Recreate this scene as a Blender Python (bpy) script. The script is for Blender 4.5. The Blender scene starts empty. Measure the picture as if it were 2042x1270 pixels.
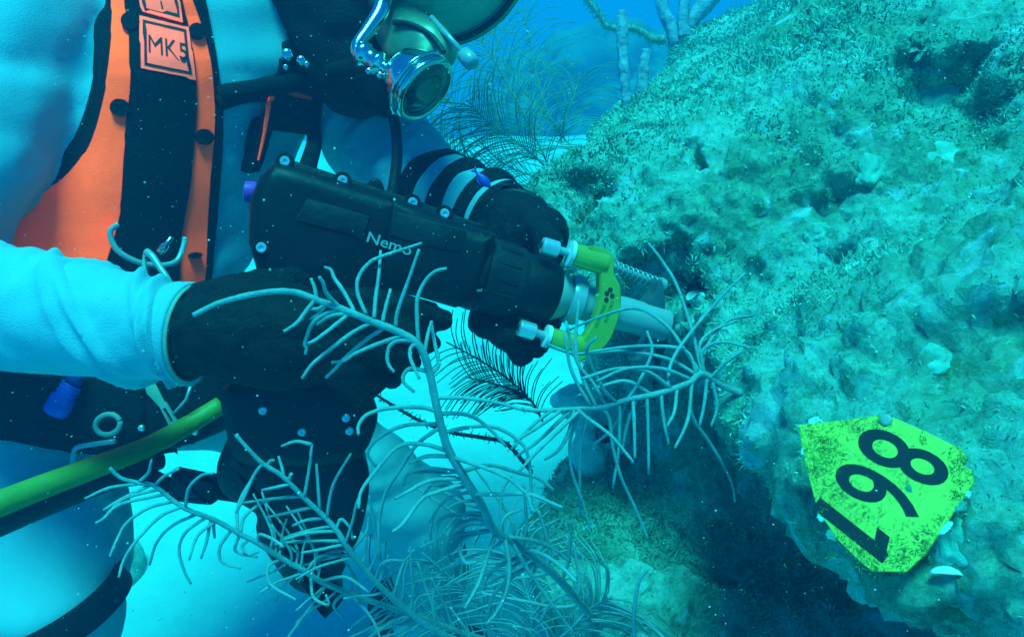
import bpy, bmesh, math, random
import numpy as np
from mathutils import Vector, Matrix, noise
from mathutils.bvhtree import BVHTree

random.seed(7)
RNG = np.random.default_rng(7)
SC = bpy.context.scene
COL = SC.collection

# ------------------------------------------------------------------ camera
CAM_Z, PITCH, FPX = 1.30, math.radians(26.0), 1603.0
cd = bpy.data.cameras.new('camera')
cam = bpy.data.objects.new('camera', cd)
COL.objects.link(cam)
cam.location = (0, 0, CAM_Z)
cam.rotation_euler = (math.pi / 2 - PITCH, 0, 0)
cd.sensor_width = 36.0
cd.lens = 36.0 * FPX / 2042.0
cd.clip_start = 0.02
cd.clip_end = 500.0
SC.camera = cam

# ------------------------------------------------------------------ light that has come down through blue water
SUN_DIR = Vector((-0.02, -0.14, 0.99)).normalized()      # towards the sun
w = bpy.data.worlds.new('World')
SC.world = w
w.use_nodes = True
nt = w.node_tree
bg = nt.nodes['Background']
sky = nt.nodes.new('ShaderNodeTexSky')
sky.sky_type = 'NISHITA'
sky.sun_disc = False
sky.sun_elevation = math.asin(SUN_DIR.z)
sky.sun_rotation = math.atan2(SUN_DIR.x, SUN_DIR.y)
tint = nt.nodes.new('ShaderNodeMix')
tint.data_type = 'RGBA'
tint.blend_type = 'MULTIPLY'
tint.inputs[0].default_value = 1.0
tint.inputs[7].default_value = (0.010, 0.46, 0.96, 1)      # the water column above takes the red
nt.links.new(sky.outputs[0], tint.inputs[6])
nt.links.new(tint.outputs[2], bg.inputs['Color'])
bg.inputs['Strength'].default_value = 0.125
sl = bpy.data.lights.new('sun', 'SUN')
sl.energy = 4.6
sl.angle = math.radians(20)                               # spread by the rippled surface
sl.color = (0.045, 1.0, 0.93)
sun = bpy.data.objects.new('sun', sl)
COL.objects.link(sun)
sun.rotation_euler = SUN_DIR.to_track_quat('Z', 'Y').to_euler()
sun.location = (0, 0, 6)

SC.view_settings.view_transform = 'Standard'
SC.view_settings.look = 'None'
SC.view_settings.exposure = 0.30
SC.view_settings.gamma = 1.0
SC.view_settings.use_curve_mapping = False
SC.render.engine = 'CYCLES'
cy = SC.cycles
cy.use_denoising = True
cy.max_bounces = 6
cy.diffuse_bounces = 3
cy.glossy_bounces = 3
cy.transmission_bounces = 4
cy.volume_bounces = 1
cy.transparent_max_bounces = 8

FWD = Vector((0, math.cos(PITCH), -math.sin(PITCH)))
UPV = Vector((0, math.sin(PITCH), math.cos(PITCH)))
RGT = Vector((1, 0, 0))
CAMP = Vector((0, 0, CAM_Z))


def ray(px, py):
    return (FWD + RGT * ((px - 1021.0) / FPX) + UPV * ((635.0 - py) / FPX))


def P(px, py, d):
    """the place seen at photo pixel (px, py), d metres into the scene"""
    return CAMP + ray(px, py) * d


# ------------------------------------------------------------------ scene-graph helpers
def wm(o):
    m = Matrix.Identity(4)
    while o is not None:
        m = o.matrix_basis @ m
        o = o.parent
    return m


def tag(o, label=None, cat=None, group=None, kind=None):
    if label:
        o['label'] = label
    if cat:
        o['category'] = cat
    if group:
        o['group'] = group
    if kind:
        o['kind'] = kind
    return o


def thing(name, label, cat, mat4=None, group=None):
    o = bpy.data.objects.new(name, None)
    o.empty_display_size = 0.05
    COL.objects.link(o)
    if mat4 is not None:
        if isinstance(mat4, Vector):
            o.location = mat4
        else:
            o.matrix_basis = mat4
    return tag(o, label, cat, group)


def add(name, vf, mat, parent=None, smooth=True, local=False):
    """vf = (verts, faces); verts are in world space unless local"""
    v, f = vf
    if parent is not None and not local:
        inv = wm(parent).inverted()
        v = [inv @ Vector(q) for q in v]
    me = bpy.data.meshes.new(name)
    me.from_pydata([tuple(q) for q in v], [], [tuple(int(i) for i in q) for q in f])
    me.update()
    if smooth:
        me.polygons.foreach_set('use_smooth', [True] * len(me.polygons))
    me.materials.append(mat)
    o = bpy.data.objects.new(name, me)
    COL.objects.link(o)
    if parent is not None:
        o.parent = parent
    return o


def sharp(o, deg=35):
    """smooth shading that keeps its creases"""
    me = o.data
    me.polygons.foreach_set('use_smooth', [True] * len(me.polygons))
    me.set_sharp_from_angle(angle=math.radians(deg))
    return o


def join(*vfs):
    V, F = [], []
    for v, f in vfs:
        n = len(V)
        V += list(v)
        F += [tuple(i + n for i in q) for q in f]
    return V, F


def xf(m, vf):
    return [m @ Vector(q) for q in vf[0]], vf[1]


def spline(pts, n=6):
    pts = [Vector(p) for p in pts]
    if len(pts) < 3:
        out = []
        for k in range(n + 1):
            out.append(pts[0].lerp(pts[-1], k / n))
        return out
    q = [pts[0] * 2 - pts[1]] + pts + [pts[-1] * 2 - pts[-2]]
    out = []
    for i in range(1, len(q) - 2):
        a, b, c, d = q[i - 1], q[i], q[i + 1], q[i + 2]
        for k in range(n):
            t = k / n
            out.append(0.5 * ((2 * b) + (c - a) * t + (2 * a - 5 * b + 4 * c - d) * t * t + (3 * b - a - 3 * c + d) * t ** 3))
    out.append(pts[-1])
    return out


def tube(pts, rad, seg=8, cap=True, disp=None):
    """swept round; rad a number or a list; disp(i, n, ang) adds to the radius"""
    pts = [Vector(p) for p in pts]
    n = len(pts)
    if not isinstance(rad, (list, tuple)):
        rad = [rad] * n
    elif len(rad) != n:
        m = len(rad) - 1
        rr = []
        for i in range(n):
            t = i / (n - 1) * m
            k = min(int(t), m - 1)
            rr.append(rad[k] + (rad[k + 1] - rad[k]) * (t - k))
        rad = rr
    T = []
    for i in range(n):
        a = pts[max(0, i - 1)]
        b = pts[min(n - 1, i + 1)]
        d = b - a
        T.append(d.normalized() if d.length > 1e-9 else Vector((0, 0, 1)))
    up = Vector((0, 0, 1)) if abs(T[0].z) < 0.9 else Vector((1, 0, 0))
    u = T[0].cross(up).normalized()
    V, F = [], []
    for i in range(n):
        u = (u - T[i] * u.dot(T[i])).normalized()
        vv = T[i].cross(u)
        for k in range(seg):
            a = 2 * math.pi * k / seg
            r = rad[i] + (disp(i, n, a) if disp else 0.0)
            V.append(pts[i] + (u * math.cos(a) + vv * math.sin(a)) * r)
    for i in range(n - 1):
        for k in range(seg):
            a, b = i * seg + k, i * seg + (k + 1) % seg
            F.append((a, b, b + seg, a + seg))
    if cap:
        F.append(tuple(reversed(range(seg))))
        F.append(tuple(range((n - 1) * seg, n * seg)))
    return V, F


def frame(o, x, ref=Vector((0, 0, 1))):
    """matrix at o with its x axis along x"""
    x = Vector(x).normalized()
    y = ref.cross(x)
    if y.length < 1e-4:
        y = Vector((0, 1, 0)).cross(x)
    y.normalize()
    z = x.cross(y)
    m = Matrix((x, y, z)).transposed().to_4x4()
    m.translation = o
    return m


def lathe(prof, seg=28, close=True):
    """profile [(x, r)] spun about local x"""
    V, F = [], []
    for (x, r) in prof:
        for k in range(seg):
            a = 2 * math.pi * k / seg
            V.append(Vector((x, r * math.cos(a), r * math.sin(a))))
    n = len(prof)
    for i in range(n - 1):
        for k in range(seg):
            a, b = i * seg + k, i * seg + (k + 1) % seg
            F.append((a, a + seg, b + seg, b))
    if close:
        F.append(tuple(range(seg)))
        F.append(tuple(reversed(range((n - 1) * seg, n * seg))))
    return V, F


def slab(outline, z0, z1, bev=0.003, steps=3):
    """polygon in local x-y pulled out from z0 to z1 with rounded rims"""
    pts = [Vector((p[0], p[1])) for p in outline]
    n = len(pts)
    area = sum(pts[i].x * pts[(i + 1) % n].y - pts[(i + 1) % n].x * pts[i].y for i in range(n))
    if area < 0:
        pts.reverse()
    nor = []
    for i in range(n):
        d1 = (pts[i] - pts[i - 1]).normalized()
        d2 = (pts[(i + 1) % n] - pts[i]).normalized()
        b = Vector((d1.y + d2.y, -(d1.x + d2.x)))
        if b.length < 1e-6:
            b = Vector((d1.y, -d1.x))
        b.normalize()
        nor.append(b)
    rings = []
    for s in range(steps + 1):
        a = math.pi / 2 * s / steps
        rings.append((bev * (1 - math.sin(a)), z0 + bev * (1 - math.cos(a))))
    for s in range(steps + 1):
        a = math.pi / 2 * (1 - s / steps)
        rings.append((bev * (1 - math.sin(a)), z1 - bev * (1 - math.cos(a))))
    V, F = [], []
    for ins, z in rings:
        for p, b in zip(pts, nor):
            V.append(Vector((p.x - b.x * ins, p.y - b.y * ins, z)))
    for i in range(len(rings) - 1):
        for k in range(n):
            a, b = i * n + k, i * n + (k + 1) % n
            F.append((a, b, b + n, a + n))
    F.append(tuple(reversed(range(n))))
    F.append(tuple(range((len(rings) - 1) * n, len(rings) * n)))
    return V, F


def smooth_outline(pts, n=5):
    """closed Catmull-Rom through 2D points"""
    m = len(pts)
    out = []
    for i in range(m):
        a, b, c, d = [Vector(pts[(i + k - 1) % m]) for k in range(4)]
        for k in range(n):
            t = k / n
            out.append(0.5 * ((2 * b) + (c - a) * t + (2 * a - 5 * b + 4 * c - d) * t * t + (3 * b - a - 3 * c + d) * t ** 3))
    return out


def ico(c, r, sub=2):
    bm = bmesh.new()
    bmesh.ops.create_icosphere(bm, subdivisions=sub, radius=1.0)
    c = Vector(c)
    if isinstance(r, (int, float)):
        V = [v.co * r + c for v in bm.verts]
    else:
        V = [r @ v.co + c for v in bm.verts]
    F = [tuple(v.index for v in f.verts) for f in bm.faces]
    bm.free()
    return V, F


def chain(pts, rads, step=0.35):
    """overlapping balls along a tapering limb"""
    out = []
    pts = [Vector(p) for p in pts]
    for i in range(len(pts) - 1):
        a, b = pts[i], pts[i + 1]
        L = (b - a).length
        k = max(2, int(L / (min(rads[i], rads[i + 1]) * step)) + 1)
        for j in range(k + 1):
            t = j / k
            out.append(ico(a.lerp(b, t), rads[i] + (rads[i + 1] - rads[i]) * t))
    return join(*out)


def blob(name, vf, voxel, mat, parent=None, smooth=6, fac=0.5):
    """many solids grown into one continuous skin"""
    me = bpy.data.meshes.new('tmp')
    me.from_pydata([tuple(q) for q in vf[0]], [], vf[1])
    o = bpy.data.objects.new('tmp', me)
    COL.objects.link(o)
    r = o.modifiers.new('r', 'REMESH')
    r.mode = 'VOXEL'
    r.voxel_size = voxel
    if smooth:
        s = o.modifiers.new('s', 'SMOOTH')
        s.iterations = smooth
        s.factor = fac
    dg = bpy.context.evaluated_depsgraph_get()
    ev = o.evaluated_get(dg)
    m2 = ev.to_mesh()
    V = [v.co.copy() for v in m2.vertices]
    F = [tuple(p.vertices) for p in m2.polygons]
    ev.to_mesh_clear()
    bpy.data.objects.remove(o)
    bpy.data.meshes.remove(me)
    return (V, F) if name is None else add(name, (V, F), mat, parent)


def text_vf(s, size=1.0, depth=0.0, bold=0.0, res=3):
    cu = bpy.data.curves.new('tmp', 'FONT')
    cu.body = s
    cu.size = size
    cu.extrude = depth
    cu.offset = bold
    cu.resolution_u = res
    o = bpy.data.objects.new('tmp', cu)
    COL.objects.link(o)
    dg = bpy.context.evaluated_depsgraph_get()
    ev = o.evaluated_get(dg)
    m2 = ev.to_mesh()
    V = [v.co.copy() for v in m2.vertices]
    F = [tuple(p.vertices) for p in m2.polygons]
    ev.to_mesh_clear()
    bpy.data.objects.remove(o)
    bpy.data.curves.remove(cu)
    return V, F


# ------------------------------------------------------------------ materials
MATS = {}


def mat(name, col, rough=0.6, metal=0.0, var=0.25, scale=30.0, bump=0.0, bscale=80.0, spec=0.4, diffuse=False, col2=None, stretch=None,
        coat=0.0):
    m = bpy.data.materials.new(name)
    MATS[name] = m
    m.use_nodes = True
    n, l = m.node_tree.nodes, m.node_tree.links
    tc = n.new('ShaderNodeTexCoord')
    src = tc.outputs['Object']
    if stretch:
        mp = n.new('ShaderNodeMapping')
        mp.inputs['Scale'].default_value = stretch
        l.new(src, mp.inputs['Vector'])
        src = mp.outputs[0]
    nz = n.new('ShaderNodeTexNoise')
    nz.inputs['Scale'].default_value = scale
    nz.inputs['Detail'].default_value = 6
    nz.inputs['Roughness'].default_value = 0.65
    l.new(src, nz.inputs['Vector'])
    rp = n.new('ShaderNodeMapRange')
    rp.inputs[1].default_value = 0.3
    rp.inputs[2].default_value = 0.7
    l.new(nz.outputs['Fac'], rp.inputs[0])
    mx = n.new('ShaderNodeMix')
    mx.data_type = 'RGBA'
    a = tuple(c * (1 - var) for c in col) + (1,)
    b = (tuple(col2) if col2 else tuple(c * (1 + var) for c in col)) + (1,)
    mx.inputs[6].default_value = a
    mx.inputs[7].default_value = b
    l.new(rp.outputs[0], mx.inputs[0])
    out = n['Material Output']
    bs = n['Principled BSDF']
    if diffuse:
        n.remove(bs)
        bs = n.new('ShaderNodeBsdfDiffuse')
        l.new(mx.outputs[2], bs.inputs['Color'])
        l.new(bs.outputs[0], out.inputs['Surface'])
    else:
        l.new(mx.outputs[2], bs.inputs['Base Color'])
        bs.inputs['Roughness'].default_value = rough
        bs.inputs['Metallic'].default_value = metal
        bs.inputs['Specular IOR Level'].default_value = spec
        bs.inputs['Coat Weight'].default_value = coat
        rr = n.new('ShaderNodeMapRange')
        rr.inputs[3].default_value = max(0.02, rough * 0.8)
        rr.inputs[4].default_value = min(1, rough * 1.2)
        l.new(nz.outputs['Fac'], rr.inputs[0])
        l.new(rr.outputs[0], bs.inputs['Roughness'])
    if bump:
        nb = n.new('ShaderNodeTexNoise')
        nb.inputs['Scale'].default_value = bscale
        nb.inputs['Detail'].default_value = 4
        l.new(src, nb.inputs['Vector'])
        bp = n.new('ShaderNodeBump')
        bp.inputs['Strength'].default_value = bump
        bp.inputs['Distance'].default_value = 0.004
        l.new(nb.outputs['Fac'], bp.inputs['Height'])
        l.new(bp.outputs[0], bs.inputs['Normal'])
    return m


suit_m = mat('suit_cloth', (0.18, 0.50, 0.58), 0.85, var=0.10, scale=5, bump=0.4, bscale=700, spec=0.15)
lining_m = mat('cuff_lining', (0.30, 0.40, 0.30), 0.9, var=0.15, scale=60)
glove_m = mat('black_neoprene', (0.004, 0.006, 0.007), 0.75, var=0.5, scale=55, bump=0.5, bscale=260, spec=0.25)
web_m = mat('black_webbing', (0.008, 0.009, 0.010), 0.8, var=0.4, scale=40, bump=0.6, bscale=420, spec=0.2)
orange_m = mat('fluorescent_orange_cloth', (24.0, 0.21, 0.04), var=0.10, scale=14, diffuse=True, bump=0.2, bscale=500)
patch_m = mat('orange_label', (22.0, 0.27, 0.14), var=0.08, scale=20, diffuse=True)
ink_m = mat('black_print', (0.02, 0.02, 0.025), 0.7, var=0.2, scale=60)
drill_m = mat('black_drill_plastic', (0.006, 0.007, 0.008), 0.5, var=0.7, scale=12, bump=0.12, bscale=160, spec=0.3)
drill2_m = mat('worn_black_plastic', (0.016, 0.018, 0.020), 0.6, var=0.5, scale=30, bump=0.3, bscale=200, spec=0.3)
print_m = mat('grey_print', (0.35, 0.40, 0.42), 0.6, var=0.15, scale=80)
chrome_m = mat('chrome', (0.62, 0.70, 0.68), 0.14, metal=1.0, var=0.06, scale=18)
steel_m = mat('brushed_steel', (0.32, 0.42, 0.44), 0.22, metal=0.15, var=0.10, scale=22, stretch=(1, 8, 8))
screw_m = mat('screw_steel', (0.80, 0.84, 0.84), 0.35, metal=0.7, var=0.12, scale=90)
dark_steel_m = mat('dark_steel', (0.10, 0.15, 0.17), 0.3, metal=0.3, var=0.2, scale=30)
grey_m = mat('grey_painted_metal', (0.34, 0.40, 0.36), 0.5, var=0.12, scale=40)
anod_m = mat('yellow_anodised', (0.55, 0.58, 0.08), 0.20, metal=0.35, var=0.08, scale=16, spec=0.8, coat=0.6)
engrave_m = mat('engraving', (0.06, 0.17, 0.03), 0.6, var=0.3, scale=200)
nylon_m = mat('white_nylon', (0.75, 0.78, 0.78), 0.45, var=0.08, scale=40)
purple_m = mat('purple_plastic', (0.5, 0.05, 0.42), 0.5, var=0.15, scale=40)
hose_y_m = mat('yellow_hose', (0.20, 0.28, 0.035), 0.5, var=0.18, scale=20, bump=0.2, bscale=150)
hose_k_m = mat('black_hose', (0.014, 0.016, 0.02), 0.55, var=0.4, scale=30, spec=0.3, bump=0.2, bscale=200)
helm_m = mat('helmet_shell', (0.35, 0.34, 0.12), 0.35, var=0.2, scale=10, spec=0.5)
brass_m = mat('dull_brass', (0.20, 0.30, 0.20), 0.42, metal=0.6, var=0.2, scale=20)
plume_m = mat('lilac_plume', (0.22, 0.44, 0.44), 0.9, var=0.22, scale=60, bump=0.7, bscale=900, spec=0.1)
plume_far_m = mat('olive_plume', (0.19, 0.36, 0.28), 0.9, var=0.3, scale=50, spec=0.1)
plume_dark_m = mat('dark_plume', (0.05, 0.055, 0.06), 0.9, var=0.3, scale=50, spec=0.1)
rod_m = mat('sea_rod_flesh', (0.22, 0.36, 0.44), 0.95, var=0.3, scale=40, bump=0.9, bscale=120, spec=0.1)
sponge_m = mat('pale_sponge', (0.50, 0.84, 0.80), 0.95, var=0.25, scale=30, bump=0.9, bscale=140, spec=0.1)
fish_m = mat('blue_fish_skin', (0.06, 0.06, 0.42), 0.4, var=0.2, scale=60)
mote_m = mat('drifting_specks', (0.55, 0.58, 0.55), 0.9, var=0.3, scale=40)
plate_m = mat('leafy_plate', (0.12, 0.46, 0.38), 0.9, var=0.5, scale=40, bump=0.6, bscale=120, spec=0.15)
skin_m = mat('face_skin', (0.5, 0.36, 0.28), 0.6, var=0.1, scale=30)


def glass_mat():
    m = bpy.data.materials.new('faceplate_glass')
    m.use_nodes = True
    b = m.node_tree.nodes['Principled BSDF']
    b.inputs['Base Color'].default_value = (0.30, 0.72, 0.52, 1)
    b.inputs['Roughness'].default_value = 0.04
    b.inputs['Transmission Weight'].default_value = 0.25
    b.inputs['IOR'].default_value = 1.15
    n, l = m.node_tree.nodes, m.node_tree.links
    nz = n.new('ShaderNodeTexNoise')
    nz.inputs['Scale'].default_value = 25
    mr = n.new('ShaderNodeMapRange')
    mr.inputs[3].default_value = 0.02
    mr.inputs[4].default_value = 0.12
    l.new(nz.outputs['Fac'], mr.inputs[0])
    l.new(mr.outputs[0], b.inputs['Roughness'])
    return m


glass_m = glass_mat()


def reef_mat():
    m = bpy.data.materials.new('reef_rock')
    m.use_nodes = True
    n, l = m.node_tree.nodes, m.node_tree.links
    bs = n['Principled BSDF']
    bs.inputs['Roughness'].default_value = 0.95
    bs.inputs['Specular IOR Level'].default_value = 0.1
    tc = n.new('ShaderNodeTexCoord')

    def nz(scale, detail=8, rough=0.65, dist=0.3):
        q = n.new('ShaderNodeTexNoise')
        q.inputs['Scale'].default_value = scale
        q.inputs['Detail'].default_value = detail
        q.inputs['Roughness'].default_value = rough
        q.inputs['Distortion'].default_value = dist
        l.new(tc.outputs['Object'], q.inputs['Vector'])
        return q

    def ramp(src, stops):
        r = n.new('ShaderNodeValToRGB')
        e = r.color_ramp.elements
        while len(e) < len(stops):
            e.new(0.5)
        for k, (p, c) in enumerate(stops):
            e[k].position = p
            e[k].color = tuple(c) + (1,)
        l.new(src, r.inputs[0])
        return r

    def mix(a, b, f, mode='MIX'):
        q = n.new('ShaderNodeMix')
        q.data_type = 'RGBA'
        q.blend_type = mode
        l.new(a, q.inputs[6])
        l.new(b, q.inputs[7])
        if isinstance(f, float):
            q.inputs[0].default_value = f
        else:
            l.new(f, q.inputs[0])
        return q.outputs[2]

    base = ramp(nz(9, 10, 0.75).outputs['Fac'], [(0.32, (0.04, 0.13, 0.09)), (0.41, (0.13, 0.44, 0.31)), (0.50, (0.25, 0.78, 0.60)), (0.60, (0.38, 0.95, 0.88))])
    fine = ramp(nz(70, 9, 0.85).outputs['Fac'], [(0.37, (0.03, 0.11, 0.08)), (0.48, (0.25, 0.74, 0.56)), (0.57, (0.42, 0.97, 0.92))])
    c = mix(base.outputs[0], fine.outputs[0], 0.55)
    # olive algal film in broad patches
    film = ramp(nz(4.0, 6, 0.6).outputs['Fac'], [(0.46, (0, 0, 0)), (0.60, (1, 1, 1))])
    film_c = ramp(nz(90, 6, 0.75).outputs['Fac'], [(0.34, (0.05, 0.16, 0.09)), (0.66, (0.28, 0.70, 0.44))])
    fmul = n.new('ShaderNodeMath')
    fmul.operation = 'MULTIPLY'
    fmul.inputs[1].default_value = 0.75
    l.new(film.outputs[0], fmul.inputs[0])
    c = mix(c, film_c.outputs[0], fmul.outputs[0])
    # bare pale scrapes and coralline crust
    sp = ramp(nz(19, 5, 0.6, 0.8).outputs['Fac'], [(0.55, (0, 0, 0)), (0.66, (1, 1, 1))])
    pale = n.new('ShaderNodeRGB')
    pale.outputs[0].default_value = (0.45, 0.94, 0.92, 1)
    c = mix(c, pale.outputs[0], sp.outputs[0])
    l.new(c, bs.inputs['Base Color'])
    b1 = n.new('ShaderNodeBump')
    b1.inputs['Strength'].default_value = 0.9
    b1.inputs['Distance'].default_value = 0.02
    l.new(nz(45, 10, 0.75).outputs['Fac'], b1.inputs['Height'])
    b2 = n.new('ShaderNodeBump')
    b2.inputs['Strength'].default_value = 0.8
    b2.inputs['Distance'].default_value = 0.004
    l.new(nz(210, 6, 0.7).outputs['Fac'], b2.inputs['Height'])
    l.new(b1.outputs[0], b2.inputs['Normal'])
    l.new(b2.outputs[0], bs.inputs['Normal'])
    return m


reef_m = reef_mat()
leg_shade_m = mat('shaded_leg_cloth', (0.16, 0.46, 0.52), 0.85, var=0.14, scale=5, bump=0.25, bscale=600, spec=0.15)  # suit cloth with the shade over the legs mixed into its colour
far_reef_m = mat('far_rock', (0.06, 0.20, 0.17), 0.95, var=0.4, scale=2, spec=0.05)
turf_m = mat('algae_turf', (0.09, 0.36, 0.22), 0.95, var=0.6, scale=16, spec=0.05, col2=(0.34, 0.88, 0.72))
sand_m = mat('pale_sand', (0.14, 0.56, 0.56), 0.95, var=0.16, scale=3.5, bump=0.9, bscale=45, spec=0.1)

# ================================================================== the setting
def vnoise(p, seed=0):
    """value noise, p (n,3) -> about -1..1"""
    rng = np.random.default_rng(seed)
    tab = rng.uniform(-1, 1, 4096).astype(np.float32)
    i = np.floor(p).astype(np.int64)
    f = (p - i).astype(np.float32)
    f = f * f * (3 - 2 * f)

    def h(a, b, c):
        return tab[(a * 73856093 ^ b * 19349663 ^ c * 83492791) & 4095]
    x, y, z = i[:, 0], i[:, 1], i[:, 2]
    fx, fy, fz = f[:, 0], f[:, 1], f[:, 2]
    c00 = h(x, y, z) * (1 - fx) + h(x + 1, y, z) * fx
    c10 = h(x, y + 1, z) * (1 - fx) + h(x + 1, y + 1, z) * fx
    c01 = h(x, y, z + 1) * (1 - fx) + h(x + 1, y, z + 1) * fx
    c11 = h(x, y + 1, z + 1) * (1 - fx) + h(x + 1, y + 1, z + 1) * fx
    return (c00 * (1 - fy) + c10 * fy) * (1 - fz) + (c01 * (1 - fy) + c11 * fy) * fz


def fbm(p, oct=4, seed=0, gain=0.5):
    a, s, out = 1.0, 1.0, 0.0
    for k in range(oct):
        out = out + a * vnoise(p * s + 17.3 * k, seed + k)
        a *= gain
        s *= 2.03
    return out


# ---- sand: flat by the reef, falling away into deep water farther out
def sand_z(x, y):
    r = np.sqrt(x * x + (y - 1.0) ** 2)
    q = np.stack([x * 0.9, y * 0.9, x * 0], -1)
    z = 0.035 * fbm(q, 3, 40) + 0.010 * vnoise(np.stack([x * 5, y * 5, x * 0], -1), 44)
    drop = np.clip((r - 3.2) / 24.0, 0, 1)
    return z * np.clip((20 - r) / 12, 0, 1) - 9.0 * drop * drop * (3 - 2 * drop)


def build_sand():
    rr = np.concatenate([np.linspace(0.0, 4, 90), np.geomspace(4.1, 42, 70)])
    th = np.linspace(0, 2 * math.pi, 181)[:-1]
    R, T = np.meshgrid(rr, th, indexing='ij')
    x, y = (R * np.cos(T)).ravel(), (R * np.sin(T) + 1.0).ravel()
    z = sand_z(x, y)
    n = len(th)
    F = []
    for i in range(len(rr) - 1):
        for k in range(n):
            a, b = i * n + k, i * n + (k + 1) % n
            F.append((a, a + n, b + n, b))
    o = add('sand', (np.stack([x, y, z], -1).tolist(), F), sand_m)
    tag(o, 'pale rippled sand bottom under the diver', kind='structure')


build_sand()


# ---- reef: a bank with an undercut lip, grown from a solid field by surface nets
def pw(y, xs, ys):
    return np.interp(y, xs, ys).astype(np.float32)


def reef_field(x, y, z):
    cx = pw(y, [0.0, 0.30, 0.45, 0.60, 0.77, 0.90, 1.00, 1.10, 1.30, 1.50, 1.85, 2.30, 3.2, 5.0],
            [0.36, 0.26, 0.205, 0.205, 0.20, 0.185, 0.08, 0.04, 0.06, 0.11, 0.215, 0.43, 0.90, 1.9])
    zc = pw(y, [0.0, 0.30, 0.45, 0.60, 0.77, 0.90, 1.10, 1.50, 1.85, 2.30, 3.2, 5.0],
            [1.00, 0.97, 0.92, 0.89, 0.84, 0.86, 0.93, 0.95, 0.93, 1.00, 0.95, 0.8])
    s = pw(y, [0.0, 0.45, 0.75, 1.05, 2.0, 5.0], [1.7, 1.55, 1.05, 0.68, 0.55, 0.5])
    A = 0.75
    dx = np.maximum(x - cx, -0.25)
    top = zc + np.where(dx > 0, A * (1 - np.exp(-s * np.maximum(dx, 0) / A)), s * dx)
    t = z - zc
    und = np.interp(t, [-1.2, -0.75, -0.45, -0.30, -0.20, -0.12, -0.05, 0.0, 0.3],
                    [0.05, 0.11, 0.18, 0.24, 0.25, 0.18, 0.06, 0.0, 0.0]).astype(np.float32)
    far = np.clip((y - 1.25) / 0.35, 0, 1)
    und = und * (1 - 0.75 * far)
    f1 = smax((z - top) * 0.75, (cx + und) - x, 0.05)
    # lower ledge in front of the hollow
    lx = pw(y, [0.0, 0.35, 0.60, 0.85, 1.00, 1.15, 1.35], [0.17, 0.13, 0.09, 0.03, 0.00, 0.06, 0.45])
    ltop = 0.565 + 0.05 * np.sin(x * 9 + 1.0) + 0.10 * (x - 0.1) - 0.14 * np.clip((y - 0.74) / 0.12, 0, 1)
    side = lx + 0.10 * np.clip((0.5 - z) / 0.5, 0, 1) - x
    f2 = smax(z - ltop, side, 0.06)
    f2 = smax(f2, (y - 1.38), 0.06)
    return smin(f1, f2, 0.05)


def smax(a, b, k):
    h = np.clip(0.5 + 0.5 * (a - b) / k, 0, 1)
    return b * (1 - h) + a * h + k * h * (1 - h)


def smin(a, b, k):
    return -smax(-a, -b, k)


def surface_nets(ax, ay, az, f):
    nx, ny, nz = f.shape
    s = f < 0
    cs = [s[i:nx - 1 + i, j:ny - 1 + j, k:nz - 1 + k] for i in (0, 1) for j in (0, 1) for k in (0, 1)]
    tot = sum(c.astype(np.int8) for c in cs)
    act = (tot > 0) & (tot < 8)
    idx = -np.ones(act.shape, np.int64)
    ii, jj, kk = np.nonzero(act)
    idx[ii, jj, kk] = np.arange(len(ii))
    acc = np.zeros((len(ii), 3))
    cnt = np.zeros(len(ii))
    AX = [ax, ay, az]
    corners = [(i, j, k) for i in (0, 1) for j in (0, 1) for k in (0, 1)]
    for a in range(8):
        for b in range(a + 1, 8):
            ca, cb = corners[a], corners[b]
            if sum(abs(p - q) for p, q in zip(ca, cb)) != 1:
                continue
            fa = f[ii + ca[0], jj + ca[1], kk + ca[2]]
            fb = f[ii + cb[0], jj + cb[1], kk + cb[2]]
            m = (fa < 0) != (fb < 0)
            t = np.where(m, fa / np.where(m, fa - fb, 1), 0)
            for d, base in enumerate((ii, jj, kk)):
                pa, pb = AX[d][base + ca[d]], AX[d][base + cb[d]]
                acc[:, d] += np.where(m, pa + (pb - pa) * t, 0)
            cnt += m
    V = acc / cnt[:, None]
    F = []
    for d in range(3):
        n = [nx, ny, nz]
        sl0 = [slice(None)] * 3
        sl1 = [slice(None)] * 3
        sl0[d] = slice(0, n[d] - 1)
        sl1[d] = slice(1, n[d])
        a, b = s[tuple(sl0)], s[tuple(sl1)]
        ch = a != b
        e, g = (d + 1) % 3, (d + 2) % 3
        pos = np.array(np.nonzero(ch)).T
        ok = (pos[:, e] > 0) & (pos[:, g] > 0) & (pos[:, e] < n[e] - 1) & (pos[:, g] < n[g] - 1)
        pos = pos[ok]
        q = []
        for (oe, og) in ((-1, -1), (0, -1), (0, 0), (-1, 0)):
            c = pos.copy()
            c[:, e] += oe
            c[:, g] += og
            q.append(idx[c[:, 0], c[:, 1], c[:, 2]])
        q = np.stack(q, -1)
        flip = ~a[pos[:, 0], pos[:, 1], pos[:, 2]]
        q[flip] = q[flip][:, ::-1]
        F.append(q)
    return V, np.concatenate(F)


def normals(V, F):
    nrm = np.cross(V[F[:, 2]] - V[F[:, 0]], V[F[:, 3]] - V[F[:, 1]])
    N = np.zeros_like(V)
    for k in range(4):
        np.add.at(N, F[:, k], nrm)
    return N / np.maximum(np.linalg.norm(N, axis=1, keepdims=True), 1e-12)


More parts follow.
